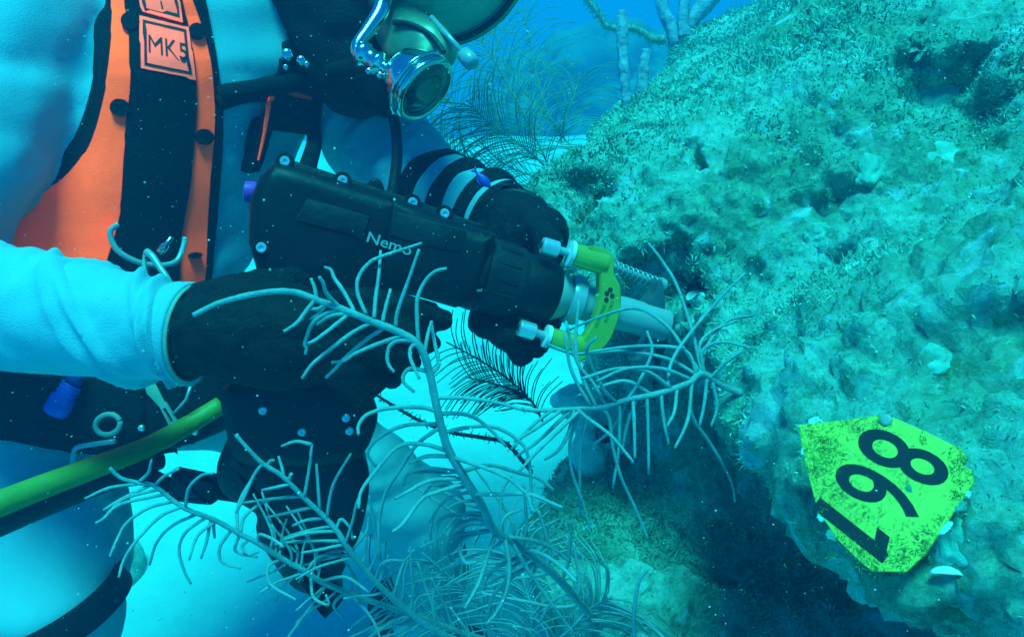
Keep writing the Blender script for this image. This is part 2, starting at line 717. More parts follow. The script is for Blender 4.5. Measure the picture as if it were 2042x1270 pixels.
def np_obj(name, V, F, mat_, parent=None):
    me = bpy.data.meshes.new(name)
    me.vertices.add(len(V))
    me.vertices.foreach_set('co', np.ascontiguousarray(V, np.float32).ravel())
    k = F.shape[1]
    me.loops.add(F.size)
    me.loops.foreach_set('vertex_index', np.ascontiguousarray(F, np.int32).ravel())
    me.polygons.add(len(F))
    me.polygons.foreach_set('loop_start', np.arange(0, F.size, k, dtype=np.int32))
    me.update(calc_edges=True)
    me.validate()
    me.polygons.foreach_set('use_smooth', [True] * len(me.polygons))
    me.materials.append(mat_)
    o = bpy.data.objects.new(name, me)
    COL.objects.link(o)
    if parent:
        o.parent = parent
    return o


def grow(a, b, s0, s1):
    out = [a]
    while out[-1] < b:
        t = (out[-1] - a) / (b - a)
        out.append(out[-1] + s0 + (s1 - s0) * t)
    return np.array(out)


PITS = [(1890, 115, 0.085), (1960, 160, 0.055), (1835, 150, 0.045), (1375, 300, 0.030), (1205, 268, 0.050), (1285, 600, 0.075), (1310, 650, 0.075), (1330, 700, 0.06), (1640, 478, 0.022),
        (1150, 420, 0.045), (1800, 30, 0.05), (1310, 150, 0.035), (1468, 730, 0.025)]


def field_hit(px, py):
    d = np.array(ray(px, py))
    t = np.arange(0.3, 6, 0.01)
    q = np.array(CAMP)[None] + d[None] * t[:, None]
    f = reef_field(q[:, 0].astype(np.float32), q[:, 1].astype(np.float32), q[:, 2].astype(np.float32))
    k = int(np.argmax(f < 0))
    return q[k]


def build_reef():
    ax = np.concatenate([np.arange(-0.16, 0.56, 0.0085), grow(0.565, 3.2, 0.009, 0.06)])
    ay = np.concatenate([np.arange(-0.10, 1.15, 0.0095), grow(1.16, 6.0, 0.011, 0.07)])
    az = np.concatenate([grow(-0.15, 0.42, 0.04, 0.010), np.arange(0.432, 1.85, 0.0105)])
    X, Y, Z = np.meshgrid(ax, ay, az, indexing='ij')
    f = reef_field(X.astype(np.float32), Y.astype(np.float32), Z.astype(np.float32)).astype(np.float32)
    band = np.abs(f) < 0.17
    p = np.stack([X[band], Y[band], Z[band]], -1)
    del X, Y, Z
    g = 0.042 * fbm(p * 3.4, 2, 3) + 0.011 * fbm(p * 13.0, 3, 11)
    pit = np.clip(vnoise(p * 8.5 + 3.1, 61) - 0.50, 0, 1)          # hollows and holes
    g = g + 0.10 * pit
    g2 = f[band] + g
    wob = 0.038 * fbm(p * 15, 3, 88)
    for (px, py, rad) in PITS:                             # named hollows
        c = np.array(field_hit(px, py))
        q = np.sqrt(((p - c) ** 2).sum(1)) + wob - rad
        g2 = np.maximum(g2, -q)
    f[band] = g2
    V, F = surface_nets(ax, ay, az, f)
    N = normals(V, F)
    near = np.clip((1.7 - V[:, 1]) / 0.5, 0.35, 1)
    d = 0.011 * fbm(V * 30, 4, 21, 0.65) + 0.006 * vnoise(V * 105, 29)
    V = V + N * (d * near)[:, None]
    # one finer level where the camera stands close
    o = np_obj('reef', V, F, reef_m)
    tag(o, 'rough reef bank overgrown with algae and crusts', kind='structure')
    return o, V, F


reef, RV, RF = build_reef()
REEF = BVHTree.FromPolygons([tuple(q) for q in RV.tolist()], RF.tolist())


def on_reef(px, py):
    """where the line of sight through a photo pixel meets the reef: place and normal"""
    d = ray(px, py).normalized()
    h = REEF.ray_cast(CAMP, d)
    if h[0] is None:
        return None, None, None
    n = h[1]
    if n.dot(d) > 0:
        n = -n
    return h[0], n, (h[0] - CAMP).dot(FWD)


# ---- turf of filamentous algae all over the bank
def build_turf():
    N = normals(RV, RF)
    vis = (N * (np.array(CAMP) - RV)).sum(1) > -0.35 * np.linalg.norm(np.array(CAMP) - RV, axis=1)
    a = np.linalg.norm(np.cross(RV[RF[:, 2]] - RV[RF[:, 0]], RV[RF[:, 3]] - RV[RF[:, 1]]), axis=1) / 2
    c = RV[RF].mean(1)
    dist = np.linalg.norm(c - np.array(CAMP), axis=1)
    patch = np.clip(0.55 + 1.5 * fbm(c * 7.0, 3, 77), 0.06, 1.8)
    wgt = a * patch * vis[RF[:, 0]] * (c[:, 2] > 0.35) * np.clip(1.6 / dist, 0.25, 2.2) * (c[:, 1] < 3.4)
    wgt /= wgt.sum()
    n = 330000
    pick = RNG.choice(len(RF), n, p=wgt)
    u, v = RNG.random((n, 1)), RNG.random((n, 1))
    q = RV[RF[pick]]
    p0 = (q[:, 0] * (1 - u) + q[:, 1] * u) * (1 - v) + (q[:, 3] * (1 - u) + q[:, 2] * u) * v
    nn = N[RF[pick, 0]]
    L = (0.004 + 0.010 * RNG.random(n) ** 1.6) * np.clip(np.linalg.norm(p0 - np.array(CAMP), axis=1), 0.5, 1.6) * np.clip(0.6 + 0.5 * fbm(p0 * 9, 2, 5), 0.4, 1.6)
    rnd = RNG.normal(size=(n, 3))
    dirn = nn + 0.75 * rnd
    dirn /= np.linalg.norm(dirn, axis=1, keepdims=True)
    side = np.cross(dirn, RNG.normal(size=(n, 3)))
    side /= np.linalg.norm(side, axis=1, keepdims=True)
    wd = (0.0006 + 0.0008 * RNG.random((n, 1))) * np.clip(np.linalg.norm(p0 - np.array(CAMP), axis=1, keepdims=True), 0.4, 3)
    bend = dirn + 0.6 * RNG.normal(size=(n, 3))
    base = p0 - nn * 0.001
    mid = base + dirn * (L[:, None] * 0.55)
    tip = mid + bend * (L[:, None] * 0.4)
    V = np.stack([base - side * wd, base + side * wd, mid + side * wd * 0.8, mid - side * wd * 0.8, tip], 1).reshape(-1, 3)
    k = np.arange(n)[:, None] * 5
    F = np.concatenate([k + np.array([[0, 1, 2]]), k + np.array([[0, 2, 3]]), k + np.array([[3, 2, 4]])])
    o = np_obj('algae_turf', V, F, turf_m)
    tag(o, 'fuzzy green algae turf covering the reef bank', 'algae', kind='stuff')


build_turf()


# ---- low reef far off, seen through the blue
def far_mound(c, r, seed, label):
    V, F = ico((0, 0, 0), 1.0, 5)
    out = []
    for v in V:
        k = 1 + 0.35 * noise.fractal(v * 2.0 + Vector((seed, 0, 0)), 1.0, 2.0, 4)
        out.append(Vector((v.x * r[0] * k, v.y * r[1] * k, v.z * r[2] * k)) + Vector(c))
    o = add('distant_reef', (out, F), far_reef_m)
    tag(o, label, kind='structure')


far_mound((1.0, 9.0, -0.45), (1.3, 0.9, 0.75), 3, 'dim blue reef mound far across the sand')
far_mound((3.6, 11.5, -1.6), (2.2, 1.4, 1.6), 9, 'faint reef mound beyond the reef bank')

# ================================================================== the diver
LAT = Vector((0.66, 0.74, -0.05)).normalized()            # right shoulder -> left shoulder
FRT = Vector((0.72, -0.68, -0.14)).normalized()           # the way the chest faces


def torso_vf(grow_=0.0):
    rings = [(P(140, 880, 1.10), 0.120, 0.090), (P(150, 845, 1.10), 0.165, 0.112), (P(180, 760, 1.11), 0.185, 0.125), (P(215, 600, 1.12), 0.180, 0.125),
             (P(260, 430, 1.13), 0.190, 0.135), (P(320, 260, 1.14), 0.205, 0.145), (P(380, 100, 1.14), 0.210, 0.140),
             (P(430, -20, 1.14), 0.185, 0.115), (P(475, -110, 1.14), 0.10, 0.08)]
    pts = [r[0] for r in rings]
    c = spline(pts, 5)
    k = len(c)
    V, F, seg = [], [], 56
    for i in range(k):
        t = i / 5
        j = min(int(t), len(rings) - 2)
        u = t - j
        u = u * u * (3 - 2 * u)
        a = rings[j][1] * (1 - u) + rings[j + 1][1] * u + grow_
        b = rings[j][2] * (1 - u) + rings[j + 1][2] * u + grow_
        for s in range(seg):
            th = 2 * math.pi * s / seg
            ct, st = math.cos(th), math.sin(th)
            e = 0.82
            V.append(c[i] + LAT * (a * math.copysign(abs(ct) ** e, ct)) + FRT * (b * math.copysign(abs(st) ** e, st)))
    for i in range(k - 1):
        for s in range(seg):
            a, b = i * seg + s, i * seg + (s + 1) % seg
            F.append((a, b, b + seg, a + seg))
    F.append(tuple(reversed(range(seg))))
    F.append(tuple(range((k - 1) * seg, k * seg)))
    return V, F


person = thing('person', 'diver in pale suit and black gloves bending to drill the reef', 'person', P(150, 1010, 1.10))

near_arm = [P(105, -70, 1.02), P(35, 30, 0.98), P(-60, 260, 0.92), P(-165, 540, 0.86), P(-40, 610, 0.80), P(160, 636, 0.77), P(330, 660, 0.755)]
near_rad = [0.088, 0.092, 0.086, 0.066, 0.060, 0.050, 0.036]
far_arm = [P(640, 60, 1.26), P(690, 150, 1.27), P(760, 290, 1.23), P(850, 380, 1.16), P(940, 420, 1.10), P(1010, 450, 1.06)]
far_rad = [0.082, 0.082, 0.068, 0.058, 0.048, 0.040]
near_leg = [P(70, 940, 1.08), P(85, 1050, 1.02), P(100, 1230, 0.97), P(105, 1480, 0.97), P(60, 1800, 1.12)]
near_leg_r = [0.110, 0.100, 0.084, 0.068, 0.052]
far_leg = [P(300, 800, 1.20), P(450, 800, 1.25), P(670, 895, 1.32), P(850, 1035, 1.40), P(860, 1160, 1.50), P(810, 1330, 1.62)]
far_leg_r = [0.074, 0.070, 0.080, 0.074, 0.064, 0.052]


def cloth(vf):
    """soft folds across a suit"""
    V = np.array([tuple(v) for v in vf[0]])
    F = np.array([f for f in vf[1] if len(f) == 4])
    if len(F) == 0:
        return vf
    N = normals(V, F)
    q = V @ np.array([[6.0, 3.0, 2.0], [-3.0, 6.0, 10.0], [2.0, -2.0, 24.0]]).T * 1.0
    r1 = np.abs(vnoise(q * 0.5, 91))
    r2 = np.abs(vnoise(q * 1.1 + 7.7, 93))
    d = 0.022 * np.minimum(r1, 0.40) + 0.010 * np.minimum(r2, 0.35) + 0.003 * vnoise(V * 22, 95) - 0.004
    return [Vector(v) for v in (V + N * d[:, None])], F.tolist()


foot_n = P(60, 1800, 1.12)
foot_f = P(800, 1330, 1.62)
solids = join(torso_vf(), chain(near_arm, near_rad), chain(far_arm, far_rad), chain(near_leg, near_leg_r), chain(far_leg, far_leg_r),
              chain([P(475, -110, 1.14), P(540, -170, 1.14)], [0.085, 0.07]))
body = add('body', cloth(blob(None, solids, 0.011, None, smooth=5)), suit_m, person)
body.data.materials.append(leg_shade_m)                      # suit legs below the belt, shade put into a darker colour
_inv = wm(body)
for _p in body.data.polygons:
    if (_inv @ _p.center).z < 0.735:
        _p.material_index = 1

for fp in (foot_n, foot_f):                                # black boots standing on the sand
    z = float(sand_z(np.array([fp.x]), np.array([fp.y]))[0])
    a = Vector((fp.x, fp.y, max(fp.z, z + 0.10)))
    h = Vector((fp.x, fp.y, z + 0.05))
    t = Vector((fp.x + 0.15, fp.y - 0.04, z + 0.035))
    blob('boot', chain([a, h, t], [0.058, 0.052, 0.036]), 0.010, glove_m, person, smooth=4)

TORSO = BVHTree.FromPolygons([tuple(v) for v in torso_vf()[0]], torso_vf()[1])


# ---- near sleeve: heavy diagonal folds toward the cuff
def sleeve(name, pts, rads, folds, m, parent, seed=0, seg=96, amp=0.004, n=14, bands=()):
    c = spline(pts, n)
    k = len(c)

    def disp(i, nn, a):
        s = i / (nn - 1)
        d = 0.0
        for (s0, slope, wdt, h, a0, aw) in folds:
            da = math.atan2(math.sin(a - a0), math.cos(a - a0))
            x = (s - s0 - slope * da) / wdt
            d += h * math.exp(-x * x) * math.exp(-(da / aw) ** 2)
        d += amp * noise.noise(Vector((s * 9 + seed, math.cos(a) * 1.3, math.sin(a) * 1.3)))
        d += amp * 0.35 * noise.noise(Vector((s * 30 + seed, math.cos(a) * 3, math.sin(a) * 3)))
        return d
    o = add(name, tube(c, rads, seg, cap=False, disp=disp), m, parent)
    for (a, b) in bands:                                   # black bands sewn round the sleeve
        V, _ = tube(c, rads, seg, cap=False, disp=lambda i, nn, t: disp(i, nn, t) + (0.0025 if a <= i / (nn - 1) <= b else -0.003))
        i0, i1 = max(0, int(a * (k - 1)) - 1), min(k - 1, int(b * (k - 1)) + 2)
        V = V[i0 * seg:(i1 + 1) * seg]
        F = []
        for i in range(i1 - i0):
            for j in range(seg):
                p, q = i * seg + j, i * seg + (j + 1) % seg
                F.append((p, q, q + seg, p + seg))
        add('band', (V, F), web_m, o)
    return o


FN = []
for k in range(13):
    s0 = 0.20 + 0.062 * k + random.uniform(-0.015, 0.015)
    FN.append((s0, random.choice([0.05, 0.09, 0.12]) * (1 if k % 5 else -0.6), 0.013 + 0.012 * random.random(), 0.004 + 0.0065 * min(1, k / 8) * random.uniform(0.7, 1.1),
               random.uniform(-3.1, 3.1), random.uniform(0.9, 1.6)))
near_sl_pts = [P(-120, 600, 0.815), P(-20, 612, 0.795), P(120, 632, 0.775), P(250, 650, 0.762), P(345, 661, 0.753), P(379, 664, 0.750)]
near_slv = sleeve('sleeve', near_sl_pts, [0.0660, 0.0625, 0.056, 0.049, 0.0445, 0.0440], FN, suit_m, person, 3)
c0, c1 = P(345, 661, 0.753), P(383, 665, 0.750)
ax = (c1 - c0).normalized()
cuffm = frame(c0, ax)
prof = [(-0.004, 0.0445), (0.0, 0.0468), (0.003, 0.0474), (0.006, 0.0466), (0.010, 0.0476), (0.013, 0.0480), (0.0165, 0.0480), (0.0190, 0.0468), (0.0185, 0.0455),
        (0.012, 0.0446), (0.004, 0.0435)]
add('cuff', xf(cuffm, lathe(prof, 72, close=False)), suit_m, near_slv)
add('cuff_lining', xf(cuffm, lathe([(0.0188, 0.0462), (0.0215, 0.0455), (0.0222, 0.0440), (0.018, 0.0425), (0.000, 0.0410)], 72, close=False)), lining_m, near_slv)

FF = []
for k in range(12):
    FF.append((0.05 + 0.08 * k, random.uniform(-0.1, 0.1), 0.03, 0.004 + 0.004 * random.random(), random.uniform(-3, 3), 1.2))
far_sl_pts = FSP = [P(705, 200, 1.26), P(765, 290, 1.235), P(850, 375, 1.165), P(940, 418, 1.105), P(1005, 446, 1.068)]
sleeve('sleeve', far_sl_pts, [0.088, 0.078, 0.066, 0.057, 0.051], FF, suit_m, person, 11, amp=0.005, n=36, bands=((0.535, 0.605), (0.675, 0.755), (0.825, 0.905), (0.945, 1.0)))

# ---- strap round the near thigh
a, b = P(98, 1215, 0.972), P(104, 1275, 0.97)
mm = frame(a, (P(150, 1290, 0.93) - P(75, 1180, 0.98)))
mm = frame(P(100, 1215, 0.972), Vector((0.30, -0.12, -0.94)))
add('leg_strap', xf(mm, lathe([(-0.022, 0.088), (-0.020, 0.0935), (0.014, 0.0925), (0.016, 0.087)], 64, close=False)), web_m, person)


# ---- gloves: palm, four unequal fingers and a thumb grown into one skin
def glove(name, fingers, palm, voxel, parent):
    parts = [chain(p, r, 0.3) for p, r in fingers] + [chain(p, r, 0.3) for p, r in palm]
    vf = blob(None, join(*parts), voxel, None, smooth=3)
    V = np.array([tuple(v) for v in vf[0]])
    F = np.array([f for f in vf[1] if len(f) == 4])
    N = normals(V, F)
    V = V + N * (0.0016 * fbm(V * 60, 3, 71) + 0.0012 * vnoise(V * 150, 75))[:, None]
    return add(name, (V.tolist(), F.tolist()), glove_m, parent)


near_palm = [([P(345, 662, 0.75), P(420, 662, 0.748), P(480, 660, 0.742)], [0.0415, 0.0420, 0.040]),
             ([P(400, 622, 0.752), P(470, 608, 0.748), P(560, 606, 0.742), P(630, 612, 0.738)], [0.030, 0.030, 0.024, 0.015]),
             ([P(470, 655, 0.742), P(570, 655, 0.735), P(640, 652, 0.733)], [0.032, 0.030, 0.018]),
             ([P(470, 690, 0.742), P(570, 694, 0.735), P(640, 696, 0.734)], [0.032, 0.028, 0.018]),
             ([P(470, 710, 0.745), P(560, 728, 0.740), P(632, 736, 0.738)], [0.028, 0.025, 0.015])]
near_fing = [([P(630, 606, 0.738), P(725, 598, 0.725), P(810, 616, 0.735), P(884, 640, 0.755)], [0.0128, 0.0125, 0.0118, 0.0105]),     # forefinger on the trigger
             ([P(640, 650, 0.733), P(735, 646, 0.718), P(815, 662, 0.735), P(858, 684, 0.765)], [0.0132, 0.0128, 0.0122, 0.0108]),
             ([P(640, 695, 0.734), P(735, 694, 0.720), P(800, 708, 0.740), P(822, 724, 0.775)], [0.0130, 0.0125, 0.0120, 0.0105]),
             ([P(632, 736, 0.738), P(712, 738, 0.728), P(768, 748, 0.748), P(782, 758, 0.778)], [0.0120, 0.0115, 0.0110, 0.0098]),
             ([P(440, 605, 0.76), P(520, 572, 0.775), P(590, 560, 0.795), P(640, 568, 0.810)], [0.022, 0.018, 0.0150, 0.0130])]             # thumb round the back
glove('glove', near_fing, near_palm, 0.0034, person)
far_palm = [([P(985, 435, 1.07), P(1030, 455, 1.03), P(1060, 480, 1.00)], [0.044, 0.048, 0.046]),
            ([P(1020, 440, 1.02), P(1075, 470, 0.985)], [0.040, 0.038]),
            ([P(1010, 480, 1.02), P(1045, 540, 0.995), P(1060, 580, 0.98)], [0.044, 0.044, 0.036])]
far_fing = [([P(1010, 560, 0.985), P(970, 615, 0.955), P(962, 640, 0.915), P(968, 648, 0.885)], [0.022, 0.0195, 0.0180, 0.0160]),
            ([P(1045, 580, 0.985), P(1010, 635, 0.955), P(1003, 662, 0.91), P(1012, 672, 0.885)], [0.022, 0.020, 0.0185, 0.0165]),
            ([P(1075, 590, 0.985), P(1055, 650, 0.955), P(1048, 682, 0.92), P(1040, 706, 0.90)], [0.022, 0.0195, 0.0180, 0.0155]),
            ([P(1095, 590, 0.985), P(1090, 650, 0.96), P(1080, 672, 0.94), P(1070, 690, 0.925)], [0.020, 0.0180, 0.0165, 0.0145]),
            ([P(1050, 455, 0.99), P(1085, 470, 0.955), P(1100, 500, 0.925), P(1085, 530, 0.91)], [0.024, 0.021, 0.018, 0.0155])]
glove('glove', far_fing, far_palm, 0.0045, person)


# ================================================================== the orange work vest
def drape(pts2, faces2, off, thick, bvh=TORSO):
    """lay a flat cut of cloth (photo pixels) over the torso, off above it, thick deep"""
    V, ok = [], True
    for (x, y) in pts2:
        d = ray(x, y).normalized()
        h = bvh.ray_cast(CAMP, d)
        if h[0] is None:
            h = bvh.find_nearest(P(x, y, 1.02))
            c, n = h[0], h[1]
        else:
            c, n = h[0], h[1]
        if n.dot(d) > 0:
            n = -n
        V.append((c, n))
    n = len(V)
    top = [c + m * (off + thick) for c, m in V]
    bot = [c + m * off for c, m in V]
    F = [tuple(f) for f in faces2] + [tuple(i + n for i in reversed(f)) for f in faces2]
    cnt = {}
    for f in faces2:
        for i in range(len(f)):
            e = (f[i], f[(i + 1) % len(f)])
            cnt[e] = cnt.get(e, 0) + 1
    for (a, b) in list(cnt):
        if (b, a) not in cnt:
            F.append((b, a, a + n, b + n))
    return top + bot, F


def cut(outline, size=14.0):
    """triangulate a pixel outline finely enough to bend"""
    bm = bmesh.new()
    vs = [bm.verts.new((p[0], p[1], 0)) for p in outline]
    f = bm.faces.new(vs)
    bmesh.ops.triangulate(bm, faces=[f])
    for _ in range(7):
        long = [e for e in bm.edges if e.calc_length() > size]
        if not long:
            break
        bmesh.ops.subdivide_edges(bm, edges=long, cuts=1)
        bmesh.ops.triangulate(bm, faces=bm.faces[:])
    bm.normal_update()
    bm.verts.index_update()
    pts = [(v.co.x, v.co.y) for v in bm.verts]
    F = []
    for q in bm.faces:
        idx = [v.index for v in q.verts]
        if q.normal.z > 0:
            idx.reverse()
        F.append(tuple(idx))
    bm.free()
    return pts, F


def band(a, b, n=5):
    """outline of a strip between two pixel polylines"""
    A = [(p.x, p.y) for p in spline([(x, y, 0) for x, y in a], n)]
    B = [(p.x, p.y) for p in spline([(x, y, 0) for x, y in b], n)]
    return A + B[::-1]


vest = thing('work_vest', 'orange and black harness vest worn open over the pale suit', 'vest', P(260, 430, 1.0))


def patch(name, outline, off, thick, m, parent=vest, size=14.0):
    p, f = cut(outline, size)
    return sharp(add(name, drape(p, f, off, thick), m, parent), 50)


edge_l = [(200, -60), (195, 60), (186, 180), (140, 300), (60, 375), (-30, 415), (-110, 430)]
edge_r = [(392, -60), (405, 0), (428, 130), (438, 250), (428, 400), (412, 560), (400, 640)]
backing = band(edge_l + [(-110, 640)], edge_r)
patch('vest_panel', backing, 0.004, 0.006, web_m)
panel = patch('orange_panel', band([(232, -60), (229, 60), (214, 180), (176, 305), (100, 385), (10, 432), (-110, 455), (-110, 620)],
                           [(362, -60), (378, 0), (410, 110), (419, 240), (406, 400), (400, 530), (390, 620)]), 0.0102, 0.0025, orange_m)
strap = patch('webbing_strap', band([(250, -60), (258, 40), (260, 160), (246, 300), (236, 420), (204, 540), (190, 620)],
                            [(340, -60), (358, 0), (378, 110), (383, 200), (372, 340), (350, 480), (345, 620)]), 0.0130, 0.0035, web_m)


def quad_map(q, u, v):
    a = [q[0][k] * (1 - u) + q[1][k] * u for k in (0, 1)]
    b = [q[3][k] * (1 - u) + q[2][k] * u for k in (0, 1)]
    return (a[0] * (1 - v) + b[0] * v, a[1] * (1 - v) + b[1] * v)


def label_patch(q, txt, u0, u1, v0, v1, bold):
    """a printed cloth label: q = corners TL, TR, BR, BL in photo pixels"""
    o = patch('label_patch', q, 0.0166, 0.0012, patch_m, vest, 9.0)

    def ringband(a, b, th):
        pts, fs = [], []
        for k in range(4):
            pass
        outer = [(a, a), (1 - a, a), (1 - a, 1 - a), (a, 1 - a)]
        inner = [(b, b), (1 - b, b), (1 - b, 1 - b), (b, 1 - b)]
        N = 6
        for k in range(4):
            for j in range(N):
                t = j / N
                for ring in (outer, inner):
                    p0, p1 = ring[k], ring[(k + 1) % 4]
                    pts.append(quad_map(q, p0[0] * (1 - t) + p1[0] * t, p0[1] * (1 - t) + p1[1] * t))
        m = len(pts) // 2
        for i in range(m):
            j = (i + 1) % m
            fs.append((2 * i, 2 * i + 1, 2 * j + 1, 2 * j))
        return pts, fs
    p, f = ringband(0.07, 0.125, 0)
    add('printed_border', drape(p, f, 0.0180, 0.0005), ink_m, o, smooth=False)
    V, F = text_vf(txt, 1.0, 0.0, bold)
    x0, x1 = min(v.x for v in V), max(v.x for v in V)
    y0, y1 = min(v.y for v in V), max(v.y for v in V)
    pts = [quad_map(q, u0 + (u1 - u0) * (v.x - x0) / (x1 - x0), v1 - (v1 - v0) * (v.y - y0) / (y1 - y0)) for v in V]
    add('lettering', drape(pts, F, 0.0180, 0.0006), ink_m, o, smooth=False)


label_patch([(281, 46), (371, 67), (381, 160), (281, 143)], 'MK5', 0.16, 0.90, 0.36, 0.70, 0.0)
label_patch([(272, -62), (346, -58), (361, 57), (287, 38)], 'T', 0.38, 0.66, 0.46, 0.80, 0.0)


def button(px, py, rx, ry=None, ang=0):
    ry = ry or rx
    o = [(px + rx * math.cos(t) * math.cos(ang) - ry * math.sin(t) * math.sin(ang), py + rx * math.cos(t) * math.sin(ang) + ry * math.sin(t) * math.cos(ang))
         for t in [2 * math.pi * k / 18 for k in range(18)]]
    patch('button', o, 0.0130, 0.006, web_m, vest, 30.0)


for b in ((264, 58, 17), (387, 73, 17, 15, 0.6), (241, 218, 18, 17), (397, 272, 16), (8, 465, 20, 13, 0.3), (377, 506, 13, 6, -0.15), (631, 268, 12)):
    button(*b)

# the other front panel, seen nearly edge on beside the drill
far_edge = patch('vest_panel', band([(596, 40), (600, 160), (604, 260), (610, 380)], [(668, 40), (675, 160), (678, 260), (660, 380)]), 0.004, 0.02, web_m, vest, 16)
patch('orange_strip', band([(622, 166), (627, 230), (630, 290), (627, 345)], [(634, 166), (640, 230), (639, 290), (631, 345)]), 0.0242, 0.003, orange_m)


# ---- chest straps, hoses, rings
def surf(px, py, off):
    d = ray(px, py).normalized()
    h = TORSO.ray_cast(CAMP, d)
    if h[0] is None:
        return P(px, py, 1.05)
    n = h[1] if h[1].dot(d) < 0 else -h[1]
    return h[0] + n * off


add('chest_strap', tube(spline([surf(425, 190, 0.018), surf(480, 178, 0.02), surf(540, 165, 0.02), surf(600, 150, 0.02), P(690, 140, 1.02)], 8), [0.014, 0.013, 0.014, 0.013], 14), web_m, vest)
add('chest_strap', tube(spline([surf(425, 205, 0.014), surf(470, 192, 0.014), surf(520, 188, 0.014), surf(565, 205, 0.016), surf(600, 260, 0.02), surf(612, 340, 0.02)], 8), [0.010, 0.009, 0.010, 0.012], 14), web_m, vest)


def ring(name, pts, r, m, parent, seg=10, n=6):
    return add(name, tube(spline(pts, n), r, seg), m, parent)


dz = [surf(228, 440, 0.03), surf(217, 455, 0.03), surf(216, 478, 0.032), surf(232, 502, 0.036), surf(262, 518, 0.04), surf(300, 522, 0.042), surf(325, 512, 0.04), surf(342, 484, 0.034), surf(347, 465, 0.03)]
ring('metal_ring', dz, 0.0036, steel_m, vest)

# ================================================================== clips, belt and hose at the waist
def loop3(c, ux, uy, rx, ry, n=24):
    return [c + ux * (rx * math.cos(2 * math.pi * k / n)) + uy * (ry * math.sin(2 * math.pi * k / n)) for k in range(n + 1)]


SNAP = thing('snap_hook', 'steel snap hook hanging from the ring on the vest', 'hook', P(300, 530, 0.90))
add('hook_body', tube(spline([P(292, 502, 0.90), P(304, 512, 0.897), P(320, 535, 0.893), P(336, 560, 0.89), P(352, 600, 0.89)], 6), [0.0045, 0.0042, 0.0036, 0.0036, 0.004], 12), steel_m, SNAP)
add('hook_gate', tube(spline([P(290, 505, 0.905), P(288, 535, 0.90), P(300, 570, 0.895), P(322, 600, 0.893)], 6), 0.0026, 10), steel_m, SNAP)
add('swivel', xf(frame(P(318, 505, 0.905), P(345, 470, 0.90) - P(318, 505, 0.905)), lathe([(0, 0.003), (0.001, 0.0045), (0.012, 0.0045), (0.014, 0.0025), (0.024, 0.0025)], 14)), chrome_m, SNAP)

belt = thing('weight_belt', 'black weight belt and pouches round the diver\'s waist', 'belt', P(180, 820, 1.0))
HIP = BVHTree.FromPolygons([tuple(v) for v in torso_vf(0.0)[0]], torso_vf()[1])
p, f = cut(band([(-110, 690), (40, 690), (180, 690), (330, 690), (440, 700)], [(-110, 870), (20, 874), (120, 892), (280, 893), (440, 850)]), 16)
sharp(add('belt_band', drape(p, f, 0.004, 0.022), web_m, belt), 50)


def pouch(outline, d0, d1, z, bev):
    """a soft box: outline in pixels at depth d1 (front), pulled back"""
    m = Matrix((RGT, UPV, -FWD)).transposed().to_4x4()
    m.translation = CAMP
    pts = [((x - 1021) / FPX * d1, (635 - y) / FPX * d1) for x, y in outline]
    return xf(m, slab(smooth_outline(pts, 4), -d0, -d1, bev))


sharp(add('pouch', pouch([(295, 700), (420, 690), (445, 760), (440, 820), (405, 872), (350, 893), (300, 885), (280, 800)], 1.06, 0.965, 0, 0.012), web_m, belt))
sharp(add('pouch', pouch([(20, 735), (150, 730), (270, 745), (285, 860), (230, 900), (150, 905), (20, 868)], 1.06, 0.975, 0, 0.012), web_m, belt))
for (x, y) in ((282, 853), (328, 876), (389, 861)):
    add('rivet', xf(frame(P(x, y, 0.963), -FWD), lathe([(-0.002, 0.004), (0.0015, 0.004), (0.003, 0.0026)], 14)), screw_m, belt)
ux, uy = RGT, UPV
lp = loop3(P(215, 846, 0.965), (ux + uy * 0.25).normalized(), (uy - ux * 0.25).normalized(), 0.015, 0.012)
o = add('ring', tube(lp, 0.0032, 10), grey_m, belt)
lp = [P(143, 935, 0.96), P(147, 905, 0.96), P(152, 893, 0.96), P(170, 888, 0.962), P(230, 879, 0.964)]
add('slider_buckle', tube(spline(lp, 5), 0.0032, 10), steel_m, belt)

BUK = thing('strap_buckle', 'grey webbing strap with a slotted buckle under the sleeve cuff', 'buckle', P(325, 795, 0.93))
m = Matrix((RGT, UPV, -FWD)).transposed().to_4x4()
m.translation = P(330, 800, 0.925)


def PL(px, py, d=0.925):
    return ((px - 330) / FPX * d, (800 - py) / FPX * d)


add('strap', xf(m, slab([PL(282, 752), PL(300, 750), PL(328, 800), PL(318, 812), PL(292, 785)], -0.003, 0.0, 0.001)), lining_m, BUK)
outer = [PL(318, 808), PL(330, 800), PL(357, 845), PL(340, 853)]
inner = [PL(325, 815), PL(331, 812), PL(346, 838), PL(340, 842)]
V, F = [], []
for z in (0.0015, -0.0025):
    V += [Vector((x, y, z)) for x, y in outer] + [Vector((x, y, z)) for x, y in inner]
for k in range(4):
    j = (k + 1) % 4
    F += [(k, j, 4 + j, 4 + k), (8 + j, 8 + k, 12 + k, 12 + j), (j, k, 8 + k, 8 + j), (4 + k, 4 + j, 12 + j, 12 + k)]
add('buckle_frame', xf(m, (V, F)), grey_m, BUK, smooth=False)
add('pin', tube([P(345, 825, 0.925), P(358, 812, 0.925), P(372, 795, 0.92), P(380, 770, 0.92)], 0.0018, 8), steel_m, BUK)

